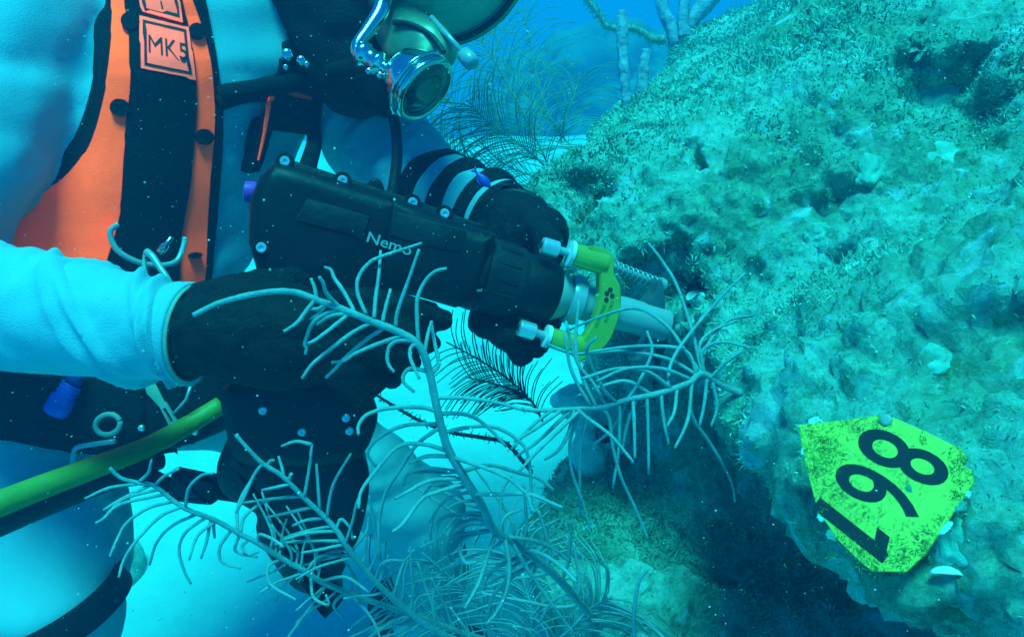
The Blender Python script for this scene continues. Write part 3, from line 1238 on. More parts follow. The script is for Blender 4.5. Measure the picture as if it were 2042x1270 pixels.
BLU = thing('small_bottle', 'small blue ribbed bottle tucked into the belt pouch', 'bottle', P(125, 820, 0.96))
mb = frame(P(150, 757, 0.965), P(112, 818, 0.962) - P(150, 757, 0.965))
pr = [(0.0, 0.010), (0.002, 0.0125)]
for k in range(3):
    pr += [(0.006 + 0.006 * k, 0.0128), (0.008 + 0.006 * k, 0.0115), (0.010 + 0.006 * k, 0.0115)]
pr += [(0.026, 0.0150), (0.044, 0.0150), (0.047, 0.0125)]
add('bottle_body', xf(mb, lathe(pr[2:], 24)), mat('blue_plastic', (0.05, 0.10, 0.62), 0.4, var=0.15, scale=40), BLU)
add('bottle_cap', xf(mb, lathe([(-0.008, 0.0085), (-0.006, 0.0100), (0.006, 0.0100)], 20)), mat('navy_plastic', (0.03, 0.05, 0.25), 0.4, var=0.15, scale=40), BLU)

UMB = thing('umbilical', 'yellow air hose with a black hose beneath it running to the belt', 'hose', P(200, 930, 0.85))
yp = [Vector((-1.75, 1.5, 0.02)), Vector((-1.35, 1.1, 0.05)), Vector((-0.95, 0.72, 0.35)), P(-200, 1085, 0.70), P(-60, 1028, 0.74), P(60, 980, 0.78), P(180, 935, 0.83), P(290, 893, 0.885), P(370, 850, 0.93), P(440, 808, 0.955)]
add('yellow_hose', tube(spline(yp, 8), [0.0135, 0.0135, 0.0135, 0.0135, 0.0130, 0.0124, 0.0120, 0.0115, 0.0110, 0.0108], 28), hose_y_m, UMB)
kp = [q + Vector((0.004, 0.012, -0.021)) for q in yp[2:8]]
kp = [Vector((-1.7, 1.4, 0.02)), Vector((-1.3, 1.03, 0.04))] + kp
add('black_hose', tube(spline(kp, 8), [0.0165, 0.0160, 0.0150, 0.0145], 24), hose_k_m, UMB)

# lanyard from the drill battery to the hose
LAN = thing('lanyard', 'black strap with a square clip between the hose and the drill battery', 'strap', P(380, 970, 0.88))
add('clip', pouch([(340, 942), (352, 939), (424, 955), (428, 962), (420, 1000), (410, 1008), (335, 998), (332, 985)], 0.895, 0.87, 0, 0.005), hose_k_m, LAN)
add('strap', tube(spline([P(270, 938, 0.885), P(305, 952, 0.882), P(340, 968, 0.88)], 6), [0.011, 0.009, 0.008], 12), web_m, LAN)
add('strap', tube(spline([P(415, 978, 0.882), P(460, 985, 0.875), P(520, 990, 0.865)], 6), [0.008, 0.008, 0.010], 12), web_m, LAN)

# ================================================================== the diving helmet
HEL = thing('diving_helmet', 'diving helmet with chrome regulator and black neck dam on the diver', 'helmet', P(800, -20, 1.10))
# neck dam and liner
nd = chain([P(560, -140, 1.14), P(640, -20, 1.12), P(690, 80, 1.11), P(710, 150, 1.11)], [0.085, 0.080, 0.072, 0.062])
nd = join(nd, chain([P(690, 40, 1.10), P(790, 30, 1.10), P(830, -60, 1.12)], [0.07, 0.07, 0.09]), chain([P(700, 130, 1.10), P(765, 190, 1.09), P(772, 205, 1.09)], [0.050, 0.030, 0.020]))
vf = blob(None, nd, 0.009, None, smooth=3)
Vn = np.array([tuple(v) for v in vf[0]])
Fn = np.array([f for f in vf[1] if len(f) == 4])
Vn = Vn + normals(Vn, Fn) * (0.006 * fbm(Vn * 26, 3, 51))[:, None]
add('neck_dam', (Vn.tolist(), Fn.tolist()), glove_m, HEL)
# shell over the head, mostly above the frame
HC = P(850, -190, 1.16)
hel = []
V, F = ico((0, 0, 0), 1.0, 4)
hm = frame(HC, ray(960, 60) * 1.0 - ray(830, -260) * 1.0)
add('shell', ([HC + Vector((v.x * 0.135, v.y * 0.15, v.z * 0.150)) for v in V], F), helm_m, HEL)

# faceplate: a big round window looking down to the reef
FC = P(893, -62, 1.02)
FN_ = (P(1010, 150, 0.90) - FC).normalized()
fm = frame(FC, FN_)
add('faceplate_ring', xf(fm, lathe([(-0.05, 0.098), (-0.03, 0.106), (0.0, 0.110), (0.012, 0.108), (0.014, 0.100), (0.006, 0.094), (-0.02, 0.092)], 64, close=False)), brass_m, HEL)
add('faceplate', xf(fm, lathe([(0.002, 0.0935), (0.006, 0.093), (0.007, 0.002)], 48, close=True)), glass_m, HEL)
add('face', blob(None, join(ico(P(895, -110, 1.08), Matrix.Diagonal(Vector((0.055, 0.06, 0.08)))), chain([P(900, -70, 1.04), P(912, -45, 1.02)], [0.018, 0.012])), 0.007, None, smooth=3), skin_m, HEL)
add('seal', xf(fm, tube(loop3(Vector((0.010, 0, 0)), Vector((0, 1, 0)), Vector((0, 0, 1)), 0.099, 0.099, 64), 0.0045, 10)), hose_k_m, HEL)
add('seal', xf(fm, tube(loop3(Vector((-0.045, 0, 0)), Vector((0, 1, 0)), Vector((0, 0, 1)), 0.101, 0.101, 64), 0.006, 10)), hose_k_m, HEL)

# nose-block rod with its knob
a, b = P(860, 35, 0.985), P(925, 108, 0.955)
add('rod', tube([a, b], 0.0035, 12), steel_m, HEL)
dv = (b - a).normalized()
kn = add('knob', xf(frame(b, dv), lathe([(-0.003, 0.005), (0.0, 0.0095), (0.012, 0.0105), (0.019, 0.0095), (0.022, 0.006), (0.0225, 0.001)], 24)), steel_m, HEL)

# oral-nasal housing under the faceplate
add('nose_housing', blob(None, join(chain([P(800, 60, 1.03), P(855, 95, 1.00), P(880, 105, 0.99)], [0.036, 0.034, 0.022]), chain([P(800, 100, 1.01), P(850, 115, 0.99)], [0.026, 0.026])), 0.006, None, smooth=4), brass_m, HEL)
sharp(add('housing_rim', tube(spline([P(785, 45, 0.985), P(820, 50, 0.975), P(860, 72, 0.965), P(885, 105, 0.955)], 8), 0.0035, 10), hose_k_m, HEL))
# demand regulator: domed body with a flat round cover
RC = P(842, 176, 0.955)
RN = (RGT * 0.63 + UPV * -0.30 - FWD * 0.66)
RN = (RGT * 0.70 + UPV * -0.66 - FWD * 0.30).normalized()
rm = frame(RC, RN)
add('regulator_body', xf(rm, lathe([(-0.050, 0.012), (-0.046, 0.022), (-0.036, 0.032), (-0.020, 0.038), (-0.006, 0.0405), (0.0, 0.0405)], 48)), chrome_m, HEL)
rc = add('regulator_cover', xf(rm, lathe([(0.0, 0.0405), (0.0005, 0.0425), (0.005, 0.0430), (0.008, 0.0415), (0.0085, 0.037), (0.006, 0.0355), (0.0065, 0.001)], 48)), chrome_m, HEL)
add('diaphragm', xf(rm, lathe([(0.0063, 0.0352), (0.0085, 0.0345), (0.0092, 0.020), (0.0080, 0.001)], 40)), mat('smoky_cover', (0.03, 0.06, 0.05), 0.08, var=0.5, scale=24, spec=0.8), HEL)
add('clamp_band', xf(rm, tube(loop3(Vector((-0.006, 0, 0)), Vector((0, 1, 0)), Vector((0, 0, 1)), 0.0425, 0.0425, 48), 0.0028, 10)), chrome_m, HEL)
# bent supply tube and the adjusting valve
add('bent_tube', tube(spline([P(775, -80, 1.02), P(768, -20, 1.00), P(757, 25, 0.985), P(735, 60, 0.975), P(716, 85, 0.968), P(712, 102, 0.965), P(722, 112, 0.962)], 8), [0.0125, 0.0120, 0.0105, 0.0085, 0.0080, 0.0085], 24), chrome_m, HEL)
va, vb = P(722, 106, 0.962), P(792, 152, 0.955)
dv = vb - va
L = dv.length
vm = frame(va, dv)
add('adjusting_valve', xf(vm, lathe([(-0.006, 0.006), (-0.005, 0.0125), (0.0, 0.0145), (0.006, 0.0145), (0.008, 0.0120), (0.020, 0.0120), (0.022, 0.0145), (0.027, 0.0140), (0.029, 0.0085), (0.036, 0.0085), (0.038, 0.0105), (0.044, 0.0100), (L, 0.007)], 28)), chrome_m, HEL)
for k in range(3):
    q = P(735 + 22 * k, 142 + 8 * k, 0.945)
    add('valve_bolt', xf(frame(q, -FWD), lathe([(-0.004, 0.004), (0.001, 0.004), (0.002, 0.0028)], 6)), chrome_m, HEL)
for (x, y, r) in ((573, 108, 0.0075), (601, 120, 0.006), (570, 134, 0.0035), (612, 128, 0.004)):
    q = P(x, y, 1.005)
    add('bolt', xf(frame(q, -FWD + RGT * 0.3), lathe([(-0.012, r), (0.0, r), (0.002, r * 0.8), (0.0025, r * 0.3)], 18)), chrome_m, HEL)
add('whip_hose', tube(spline([P(778, 215, 1.00), P(788, 250, 1.00), P(792, 300, 0.995), P(788, 350, 0.99), P(778, 400, 0.985), P(760, 460, 0.98)], 8), 0.0068, 18), hose_k_m, HEL)

# ================================================================== the underwater drill
DA, DB = P(505, 415, 0.815), P(1112, 588, 0.900)
DX = (DB - DA).normalized()
view = (P(800, 500, 0.85) - CAMP).normalized()
DZ = (-view - DX * (-view).dot(DX)).normalized()           # side facing the camera
DY = DZ.cross(DX).normalized()
DM = Matrix((DX, DY, DZ)).transposed().to_4x4()
DM.translation = DA
DL = (DB - DA).length
drill = thing('underwater_drill', 'black underwater drill held in both gloved hands', 'drill', DM)
DINV = DM.inverted()


def DLp(px, py, z=0.0):
    """photo pixel -> drill x, y on the plane z in front of its axis"""
    o = DINV @ CAMP
    d = DINV.to_3x3() @ ray(px, py)
    t = (z - o.z) / d.z
    return (o + d * t).xy


def dout(pts, z=0.0, n=0):
    q = [DLp(x, y, z) for x, y in pts]
    return smooth_outline(q, n) if n else q


dl = lambda name, vf, m, par=None, deg=35: sharp(add(name, vf, m, par or drill, local=True), deg)

# rear motor pod
dl('housing', slab(dout([(548, 326), (600, 337), (690, 366), (765, 388), (800, 402), (775, 492), (758, 592), (640, 596), (520, 560), (497, 482), (500, 398), (520, 352)], 0.02), -0.052, 0.046, 0.018, 5), drill_m)
dl('front_housing', slab(dout([(770, 390), (835, 412), (890, 436), (960, 457), (985, 466), (948, 598), (905, 612), (830, 590), (745, 575)], 0.02), -0.044, 0.046, 0.018, 5), drill_m)
# seam flange along the top that the screws go through
dl('flange', slab(dout([(560, 318), (585, 322), (690, 356), (760, 378), (835, 402), (890, 424), (960, 448), (950, 478), (880, 462), (830, 440), (680, 396), (560, 362), (540, 345)], 0.0), -0.008, 0.014, 0.004, 2), drill2_m)
dl('side_panel', slab(dout([(612, 395), (700, 420), (738, 432), (722, 480), (700, 470), (590, 440)], 0.046), 0.0435, 0.0480, 0.002, 2), drill2_m)
dl('side_panel', slab(dout([(790, 420), (880, 446), (930, 460), (918, 505), (850, 492), (778, 470)], 0.046), 0.0435, 0.0475, 0.002, 2), drill2_m)


def screw(px, py, z, r=0.0048):
    x, y = DLp(px, py, z)
    m = Matrix.Translation((x, y, z)) @ Matrix.Rotation(-math.pi / 2, 4, 'Y')
    b = dl('screw_boss', xf(m, lathe([(-0.022, r * 1.9), (-0.003, r * 1.9), (-0.001, r * 1.75), (-0.001, r * 1.25)], 20)), drill_m)
    s = dl('screw', xf(m, lathe([(-0.004, r * 1.1), (0.0005, r * 1.1), (0.0018, r * 0.95), (0.0018, r * 0.5), (0.0004, r * 0.45)], 20)), screw_m, b)


for (x, y) in ((568, 322), (683, 360), (823, 404), (887, 426)):
    screw(x, y, 0.016)
screw(521, 494, 0.048)
# purple valve on the tail, small lug on top
kx, ky = DLp(497, 383, 0.01)
dl('valve_knob', xf(Matrix.Translation((kx, ky, 0.01)) @ Matrix.Rotation(math.radians(12), 4, 'Z'), lathe([(-0.006, 0.004), (-0.004, 0.0105), (0.004, 0.0110), (0.007, 0.0095), (0.012, 0.0090)], 18)), purple_m)
kx, ky = DLp(747, 374, 0.0)
dl('lug', slab(smooth_outline([(kx - 0.008, ky - 0.008), (kx - 0.006, ky + 0.006), (kx + 0.002, ky + 0.009), (kx + 0.009, ky + 0.002), (kx + 0.012, ky - 0.008)], 3), -0.008, 0.010, 0.003), drill_m)

# gearbox, torque ring, nose
X0 = DLp(955, 545, 0)[0]
X1 = DLp(1035, 560, 0)[0]
XN = DL
gb = dl('gearbox', lathe([(X0 - 0.030, 0.040), (X0 - 0.004, 0.0425), (X0, 0.0425), (X0 + 0.002, 0.0405), (X0 + 0.004, 0.0405)], 40), drill_m)
rb = lathe([(X0 + 0.003, 0.0400), (X0 + 0.005, 0.0415), (X1 - 0.006, 0.0395), (X1 - 0.002, 0.0380), (X1 + 0.002, 0.0360)], 60)
tr = dl('torque_ring', rb, drill2_m)
for k in range(14):
    a = 2 * math.pi * k / 14
    m = Matrix.Rotation(a, 4, 'X')
    dl('grip_rib', xf(m, slab([(X0 + 0.010, -0.0025), (X1 - 0.010, -0.0025), (X1 - 0.010, 0.0025), (X0 + 0.010, 0.0025)], 0.0385, 0.0415, 0.0008, 1)), drill_m, tr)
dl('chuck', lathe([(X1 - 0.002, 0.0345), (X1 + 0.004, 0.0360), (XN - 0.012, 0.0335), (XN - 0.006, 0.0320), (XN - 0.004, 0.0290), (XN - 0.004, 0.010)], 44), drill_m)
dl('nose_cone', lathe([(XN - 0.010, 0.0300), (XN - 0.002, 0.0300), (XN + 0.012, 0.0215), (XN + 0.020, 0.0150), (XN + 0.0205, 0.004)], 40), grey_m)
dl('spindle', lathe([(XN + 0.018, 0.0050), (XN + 0.022, 0.0065), (XN + 0.024, 0.0050), (XN + 0.027, 0.0065), (XN + 0.029, 0.0050), (XN + 0.032, 0.0065), (XN + 0.034, 0.0050), (XN + 0.052, 0.0050)], 20), steel_m)


def dtext(s, size, px, py, z, ang, bold, depth=0.0004, spin=0.0, name='lettering', sx=1.0):
    V, F = text_vf(s, size, depth, bold)
    x, y = DLp(px, py, z)
    m = Matrix.Translation((x, y, z)) @ Matrix.Rotation(ang, 4, 'Z') @ Matrix.Diagonal((sx, 1, 1, 1))
    return add(name, xf(m, (V, F)), print_m, drill, smooth=False, local=True)


dtext('Nemo', 0.0150, 728, 481, 0.0468, math.radians(-2), 0.00018, sx=1.22)
for s, (px, py) in (('1', (956, 552)), ('3', (950, 574))):
    V, F = text_vf(s, 0.0085, 0.0004, 0.0001)
    x, y = DLp(px, py, 0.041)
    add('numeral', xf(Matrix.Translation((x, y, 0.0415)) @ Matrix.Rotation(math.radians(-75), 4, 'Z'), (V, F)), print_m, drill, smooth=False, local=True)

# pistol grip, its foot and the battery pod below
dl('grip', slab(dout([(575, 560), (700, 560), (735, 575), (770, 700), (745, 790), (520, 790), (540, 680)], 0.0, 3), -0.030, 0.022, 0.012, 4), drill_m)
dl('trigger_guard', slab(dout([(735, 575), (800, 585), (870, 605), (880, 620), (868, 650), (850, 650), (862, 622), (800, 604), (745, 596)], 0.0), -0.012, 0.004, 0.003, 2), drill_m)
dl('battery_seat', slab(dout([(450, 765), (520, 728), (640, 730), (722, 770), (748, 800), (742, 850), (700, 905), (560, 918), (480, 905), (458, 850)], 0.01, 3), -0.070, 0.058, 0.020, 5), drill_m)
bat = dl('battery', slab(dout([(462, 880), (560, 865), (690, 872), (728, 905), (733, 965), (718, 1040), (690, 1105), (668, 1150), (684, 1172), (640, 1168), (585, 1148), (545, 1098), (515, 1045), (512, 1005), (450, 965), (438, 920)], 0.0, 4), -0.066, 0.046, 0.022, 5), drill_m)
for (x, y) in ((524, 818), (602, 861), (690, 833), (697, 859)):
    x_, y_ = DLp(x, y, 0.058)
    m = Matrix.Translation((x_, y_, 0.058)) @ Matrix.Rotation(-math.pi / 2, 4, 'Y')
    dl('screw', xf(m, lathe([(-0.004, 0.0042), (0.001, 0.0042), (0.0022, 0.0030), (0.0022, 0.0015), (0.001, 0.001)], 16)), screw_m)

# ================================================================== guide frame and core bit at the nose
GO = DM @ Vector((XN + 0.055, 0, 0))
GM = DM.copy()
GM.translation = GO
rig = thing('core_bit_guide', 'yellow forked guide holding a steel core bit against the reef', 'tool', GM)
GINV = GM.inverted()


def GLp(px, py, z=0.0):
    o = GINV @ CAMP
    d = GINV.to_3x3() @ ray(px, py)
    t = (z - o.z) / d.z
    return (o + d * t).xy


gl = lambda name, vf, m, par=None, deg=35: sharp(add(name, vf, m, par or rig, local=True), deg)
# steel collar and core barrel along the axis
c0 = GLp(1142, 600)[0]
gl('collar', lathe([(c0 - 0.010, 0.007), (c0 - 0.008, 0.0265), (c0 - 0.002, 0.0290), (c0 + 0.006, 0.0285), (c0 + 0.008, 0.0205), (c0 + 0.024, 0.0205), (c0 + 0.025, 0.0240), (c0 + 0.034, 0.0240), (c0 + 0.036, 0.018)], 48), steel_m)
cb = GLp(1325, 655)[0]
bar = gl('core_barrel', lathe([(c0 + 0.040, 0.0170), (c0 + 0.060, 0.0195), (cb - 0.006, 0.0195), (cb, 0.0185), (cb, 0.0165), (cb - 0.004, 0.016)], 44), steel_m)
# the forked yoke: an arched plate with two tubular arms reaching back to the drill
yl = [(1172, 494), (1187, 508), (1195, 530), (1197, 560), (1195, 600), (1186, 638), (1171, 664), (1153, 686), (1132, 703)]
yr = [(1190, 490), (1218, 503), (1225, 525), (1227, 550), (1238, 572), (1239, 612), (1229, 655), (1207, 692), (1160, 722)]


def strip_slab(L_, R_, z0, z1, n=5):
    """bent plate between two pixel edges, with chamfered rims"""
    A = [Vector((p.x, p.y, 0)) for p in spline([Vector((*GLp(x, y, z1), 0)) for x, y in L_], n)]
    B = [Vector((p.x, p.y, 0)) for p in spline([Vector((*GLp(x, y, z1), 0)) for x, y in R_], n)]
    V, F = [], []
    c = 0.0022
    for a, b in zip(A, B):
        w_ = (b - a).normalized() * c
        for (q, z) in ((a, z0 + c), (a + w_, z0), (b - w_, z0), (b, z0 + c), (b, z1 - c), (b - w_, z1), (a + w_, z1), (a, z1 - c)):
            V.append(Vector((q.x, q.y, z)))
    m_ = len(A)
    for i in range(m_ - 1):
        for k in range(8):
            F.append((i * 8 + k, i * 8 + (k + 1) % 8, i * 8 + 8 + (k + 1) % 8, i * 8 + 8 + k))
    F.append(tuple(reversed(range(8))))
    F.append(tuple(range((m_ - 1) * 8, m_ * 8)))
    return V, F


ZF = 0.036
yoke = gl('yoke', strip_slab(yl, yr, 0.020, ZF), anod_m)


def arm(x0, y0, x1, y1, r0, r1):
    a = GINV @ P(x0, y0, 0.935)
    b = GINV @ P(x1, y1, 0.950)
    a2, b2 = Vector((a.x, a.y, 0.004)), Vector((b.x, b.y, 0.004))
    a2 = Vector((*GLp(x0, y0, 0.026), 0.026))
    b2 = Vector((*GLp(x1, y1, 0.026), 0.026))
    d = b2 - a2
    L = d.length
    m = frame(a2, d)
    gl('arm', xf(m, lathe([(0, r0 * 0.85), (0.001, r0), (L * 0.9, r1), (L, r1 * 0.95)], 30)), anod_m)
    # nylon washer, thin neck and round thumb nut on the free end
    gl('washer', xf(m, lathe([(-0.006, r0 * 0.8), (-0.0055, r0 * 1.15), (-0.001, r0 * 1.15), (0.0, r0 * 0.8)], 30)), nylon_m)
    gl('bolt_neck', xf(m, lathe([(-0.020, 0.0045), (-0.006, 0.0045)], 18)), steel_m)
    nut = gl('thumb_nut', xf(m, lathe([(-0.037, 0.006), (-0.0365, 0.0085), (-0.0355, 0.0093), (-0.0190, 0.0093), (-0.0180, 0.0085), (-0.018, 0.004)], 30)), screw_m)
    gl('socket', xf(m, lathe([(-0.0376, 0.0040), (-0.0368, 0.0040)], 6)), ink_m, nut)


arm(1143, 507, 1206, 525, 0.0125, 0.0140)
arm(1096, 672, 1160, 692, 0.0110, 0.0125)
# three drilled hexagons and the engraved line on the yoke
for (x, y, r) in ((1217, 578, 5.5), (1210, 585, 5.5), (1221, 590, 5.5), (1209, 598, 5.5)):
    o = [GLp(x + r * math.cos(t) * 0.9, y + r * math.sin(t), ZF) for t in [math.pi / 3 * k + 0.35 for k in range(6)]]
    gl('hexagon_mark', slab(o, ZF - 0.0005, ZF + 0.0006, 0.0001, 1), ink_m, yoke)


def eng(s, px, py, ang, size):
    V, F = text_vf(s, size, 0.0002, 0.00002)
    x, y = GLp(px, py, ZF)
    add('engraving', xf(Matrix.Translation((x, y, ZF + 0.0001)) @ Matrix.Rotation(ang, 4, 'Z'), (V, F)), engrave_m, yoke, smooth=False, local=True)


eng('HONEYBEE', 1191, 654, math.radians(84), 0.0054)
eng('ROBOTICS', 1210, 644, math.radians(87), 0.0052)
# feed spring beside the barrel
s0, s1 = P(1225, 532, 0.955), P(1312, 566, 0.985)
d = s1 - s0
m = frame(GINV @ s0, (GINV.to_3x3() @ d))
L = d.length
turns = 9
pts = [m @ Vector((L * k / (turns * 14), 0.0068 * math.cos(2 * math.pi * k / 14), 0.0068 * math.sin(2 * math.pi * k / 14))) for k in range(turns * 14 + 1)]
gl('spring', tube(pts, 0.0011, 8), steel_m, None, 60)
gl('spring_rod', xf(m, lathe([(-0.004, 0.0042), (L + 0.006, 0.0042)], 16)), steel_m)
gl('spring_seat', xf(m, lathe([(L, 0.0090), (L + 0.003, 0.0095), (L + 0.008, 0.0090)], 20)), steel_m)
# curved foot plate against the rock
fp = [(1308, 560), (1318, 562), (1322, 600), (1322, 632), (1312, 672), (1296, 712), (1276, 722), (1262, 716), (1282, 690), (1298, 655), (1304, 620), (1290, 628), (1284, 604), (1300, 585)]
gl('foot_plate', slab(smooth_outline([GLp(x, y, 0.0) for x, y in fp], 3), -0.020, 0.008, 0.003, 2), dark_steel_m)
lug = gl('grip_flange', slab(smooth_outline([GLp(x, y, -0.03) for x, y in ((1085, 492), (1096, 480), (1106, 486), (1088, 510), (1074, 526), (1062, 524))], 3), -0.036, -0.028, 0.002, 2), grey_m)
lug2 = gl('grip_flange', slab([GLp(x, y, -0.03) for x, y in ((1036, 618), (1056, 620), (1055, 650), (1030, 648))], -0.034, -0.028, 0.002, 2), grey_m)

# ---- gauge on the far wrist
GAU = thing('wrist_gauge', 'bright round gauge strapped to the far glove', 'gauge', P(1104, 440, 1.03))
gm = frame(P(1098, 438, 1.035), RGT * 0.93 + UPV * 0.25 - FWD * 0.25)
add('case', xf(gm, lathe([(-0.012, 0.018), (-0.010, 0.021), (0.0, 0.0215), (0.003, 0.020)], 32)), hose_k_m, GAU)
add('bezel', xf(gm, lathe([(0.002, 0.021), (0.005, 0.0205), (0.006, 0.018), (0.004, 0.017)], 32, close=False)), chrome_m, GAU)
add('dial', xf(gm, lathe([(0.0035, 0.0178), (0.0042, 0.0175), (0.0046, 0.001)], 28)), nylon_m, GAU)
add('gauge_strap', xf(gm, tube(loop3(Vector((-0.045, 0, 0)), Vector((1, 0, 0)), Vector((0, 0, 1)), 0.046, 0.050, 32), 0.006, 8)), hose_k_m, GAU)

# ================================================================== sea plumes
def nearest_depth(r, x, y):
    return min(r, key=lambda q: (q[0] - x) ** 2 + (q[1] - y) ** 2)[2]


def rach(pts, n=8):
    return [(p.x, p.y, p.z) for p in spline([Vector(p) for p in pts], n)]


def twig(px_pts, r, dr, base=0.0017, tip=0.0012, lean=None):
    """one whip-like branchlet through photo pixels, leaving the stem at its depth"""
    x0, y0 = px_pts[0]
    d = nearest_depth(r, x0, y0)
    lean = random.uniform(-dr, dr) if lean is None else lean
    L, pts, px, py = 0.0, [], x0, y0
    for (x, y) in px_pts:
        L += math.hypot(x - px, y - py)
        px, py = x, y
        pts.append(P(x, y, d + lean * L / 100.0))
    c = spline(pts, 5)
    k = random.uniform(0, 50)
    s = d / 0.6
    return tube(c, [base * s, base * s, (base * 0.6 + tip * 0.4) * s, tip * s], 7,
                disp=lambda i, n, a: 0.00030 * noise.noise(Vector((k + i * 1.7, math.cos(a), math.sin(a)))))


def traced_plume(name, label, rachis, r0, r1, twigs, dr=0.03, parent=None, extra=(), m=None, tw=0.0016):
    m = m or plume_m
    R = rach(rachis)
    t = parent or thing(name, label, 'sea plume', P(*R[0]), 'sea plumes growing round the drill')
    pts = [P(*q) for q in R]
    st = add('stem', tube(pts, [r0, (r0 + r1) / 2, r1], 10, disp=lambda i, n, a: 0.00035 * noise.noise(Vector((i * 0.8, math.cos(a) * 2, math.sin(a) * 2)))), m, t)
    for q in twigs:
        add('branchlet', twig(q, R, dr, tw, tw * 0.72), m, st)
    for (k0, k1, n, ln, side, droop) in extra:            # fill-in branchlets along a stretch of the stem
        for j in range(n):
            q = R[min(len(R) - 2, int((k0 + (k1 - k0) * (j + random.random() * 0.6) / n) * (len(R) - 1)))]
            q2 = R[min(len(R) - 1, R.index(q) + 1)]
            dx, dy = q2[0] - q[0], q2[1] - q[1]
            l = math.hypot(dx, dy) or 1
            dx, dy = dx / l, dy / l
            s = side if side else random.choice((-1, 1))
            nx, ny = -dy * s, dx * s
            L = ln * random.uniform(0.6, 1.15)
            f, b = random.uniform(0.35, 0.8), random.uniform(-0.3, 0.5)
            p1 = (q[0] + (nx + dx * f) * L * 0.35, q[1] + (ny + dy * f) * L * 0.35)
            p2 = (q[0] + (nx * 0.95 + dx * (f + b)) * L * 0.7, q[1] + (ny * 0.95 + dy * (f + b)) * L * 0.7 + droop * L * 0.12)
            p3 = (q[0] + (nx * 1.05 + dx * (f + 2 * b)) * L, q[1] + (ny * 1.05 + dy * (f + 2 * b)) * L + droop * L * 0.38)
            add('branchlet', twig([(q[0], q[1]), p1, p2, p3], R, dr, tw * 0.85, tw * 0.6), m, st)
    return t


BASE_A = on_reef(1190, 1240)
dA = min(BASE_A[2] if BASE_A[2] else 0.85, 0.95)
RA = [(1190, 1240, dA), (1110, 1150, 0.80), (1040, 1092, 0.74), (985, 1056, 0.70), (960, 1006, 0.67), (927, 954, 0.65), (893, 893, 0.635), (872, 817, 0.62), (858, 749, 0.61),
      (838, 692, 0.60), (800, 664, 0.60), (740, 640, 0.595), (680, 615, 0.59), (640, 601, 0.59), (585, 582, 0.59), (520, 584, 0.585), (440, 603, 0.58), (385, 629, 0.575)]
TA = [[(631, 598), (628, 576), (620, 555)], [(678, 613), (652, 586), (644, 563), (636, 552)], [(707, 621), (685, 581), (667, 555), (660, 538), (648, 533)],
      [(730, 626), (714, 588), (714, 555), (735, 525), (765, 510), (841, 485)], [(746, 634), (749, 596), (755, 550), (759, 500)], [(763, 641), (768, 618), (779, 576)],
      [(789, 651), (793, 621), (813, 563), (836, 497)], [(835, 690), (831, 613), (837, 581), (854, 553), (871, 540), (891, 535)],
      [(628, 598), (612, 618), (592, 644), (566, 661)], [(649, 606), (634, 616), (612, 615)], [(652, 606), (634, 626), (619, 636)],
      [(677, 616), (642, 629), (622, 646), (612, 671), (608, 686), (611, 694), (609, 707)], [(728, 631), (690, 626), (657, 631), (632, 647)],
      [(690, 631), (665, 651), (632, 676), (614, 685)], [(745, 641), (702, 664), (652, 702), (622, 727), (602, 755)], [(765, 654), (728, 679), (690, 712), (667, 737), (650, 753)],
      [(801, 669), (753, 686), (710, 704), (685, 719), (661, 723)], [(831, 681), (798, 679), (778, 689), (772, 712), (776, 729), (786, 742)],
      [(855, 742), (823, 734), (808, 742), (804, 760), (826, 782)], [(872, 820), (838, 812), (773, 814), (732, 827), (715, 848), (715, 867)],
      [(876, 845), (807, 848), (756, 872), (733, 903), (749, 930)], [(879, 850), (831, 886), (797, 937), (769, 982), (756, 1040), (756, 1114)],
      [(892, 899), (848, 886), (797, 889), (756, 930), (721, 978), (715, 1013)], [(896, 910), (852, 910), (814, 923)], [(910, 940), (852, 934), (814, 944), (804, 968)],
      [(920, 954), (858, 958), (817, 978), (786, 995)], [(926, 964), (869, 982), (841, 995), (804, 1043), (783, 1060)], [(965, 1030), (910, 1026), (879, 1036), (869, 1060), (879, 1078)],
      [(872, 793), (917, 793), (979, 800), (1044, 817)], [(876, 824), (934, 827), (972, 851), (1010, 890)], [(885, 862), (937, 851), (985, 851), (1030, 875), (1054, 913), (1061, 1023)],
      [(922, 940), (975, 927), (1030, 941), (1074, 954), (1105, 978)], [(940, 985), (996, 985), (1054, 985), (1099, 1002), (1122, 1012)], [(905, 912), (996, 944), (1047, 982), (1064, 1023)],
      [(840, 690), (822, 690), (818, 712), (836, 755)], [(862, 745), (875, 725), (868, 690), (862, 655), (860, 640)], [(846, 705), (853, 668), (861, 640)],
      [(990, 1058), (972, 1109), (955, 1161), (927, 1212)], [(1006, 1068), (1016, 1126), (1010, 1178), (989, 1222), (970, 1243)], [(1020, 1078), (1054, 1137), (1092, 1191), (1147, 1267)],
      [(1013, 1070), (1065, 1078), (1106, 1096), (1137, 1120)], [(1040, 1092), (1085, 1106), (1123, 1133), (1150, 1160)], [(985, 1056), (934, 1068), (917, 1089), (927, 1120), (951, 1120)],
      [(975, 1040), (920, 1050), (890, 1085), (900, 1120)], [(1060, 1105), (1010, 1120), (975, 1145), (962, 1175)], [(1075, 1118), (1020, 1150), (985, 1185), (975, 1215)]]
traced_plume('sea_plume', 'pale feathery sea plume arching up across the drill and the near glove', RA, 0.0042, 0.0019, TA, 0.03,
             extra=((0.02, 0.20, 16, 110, 0, 0.3), (0.2, 0.32, 8, 90, -1, 0.4)))

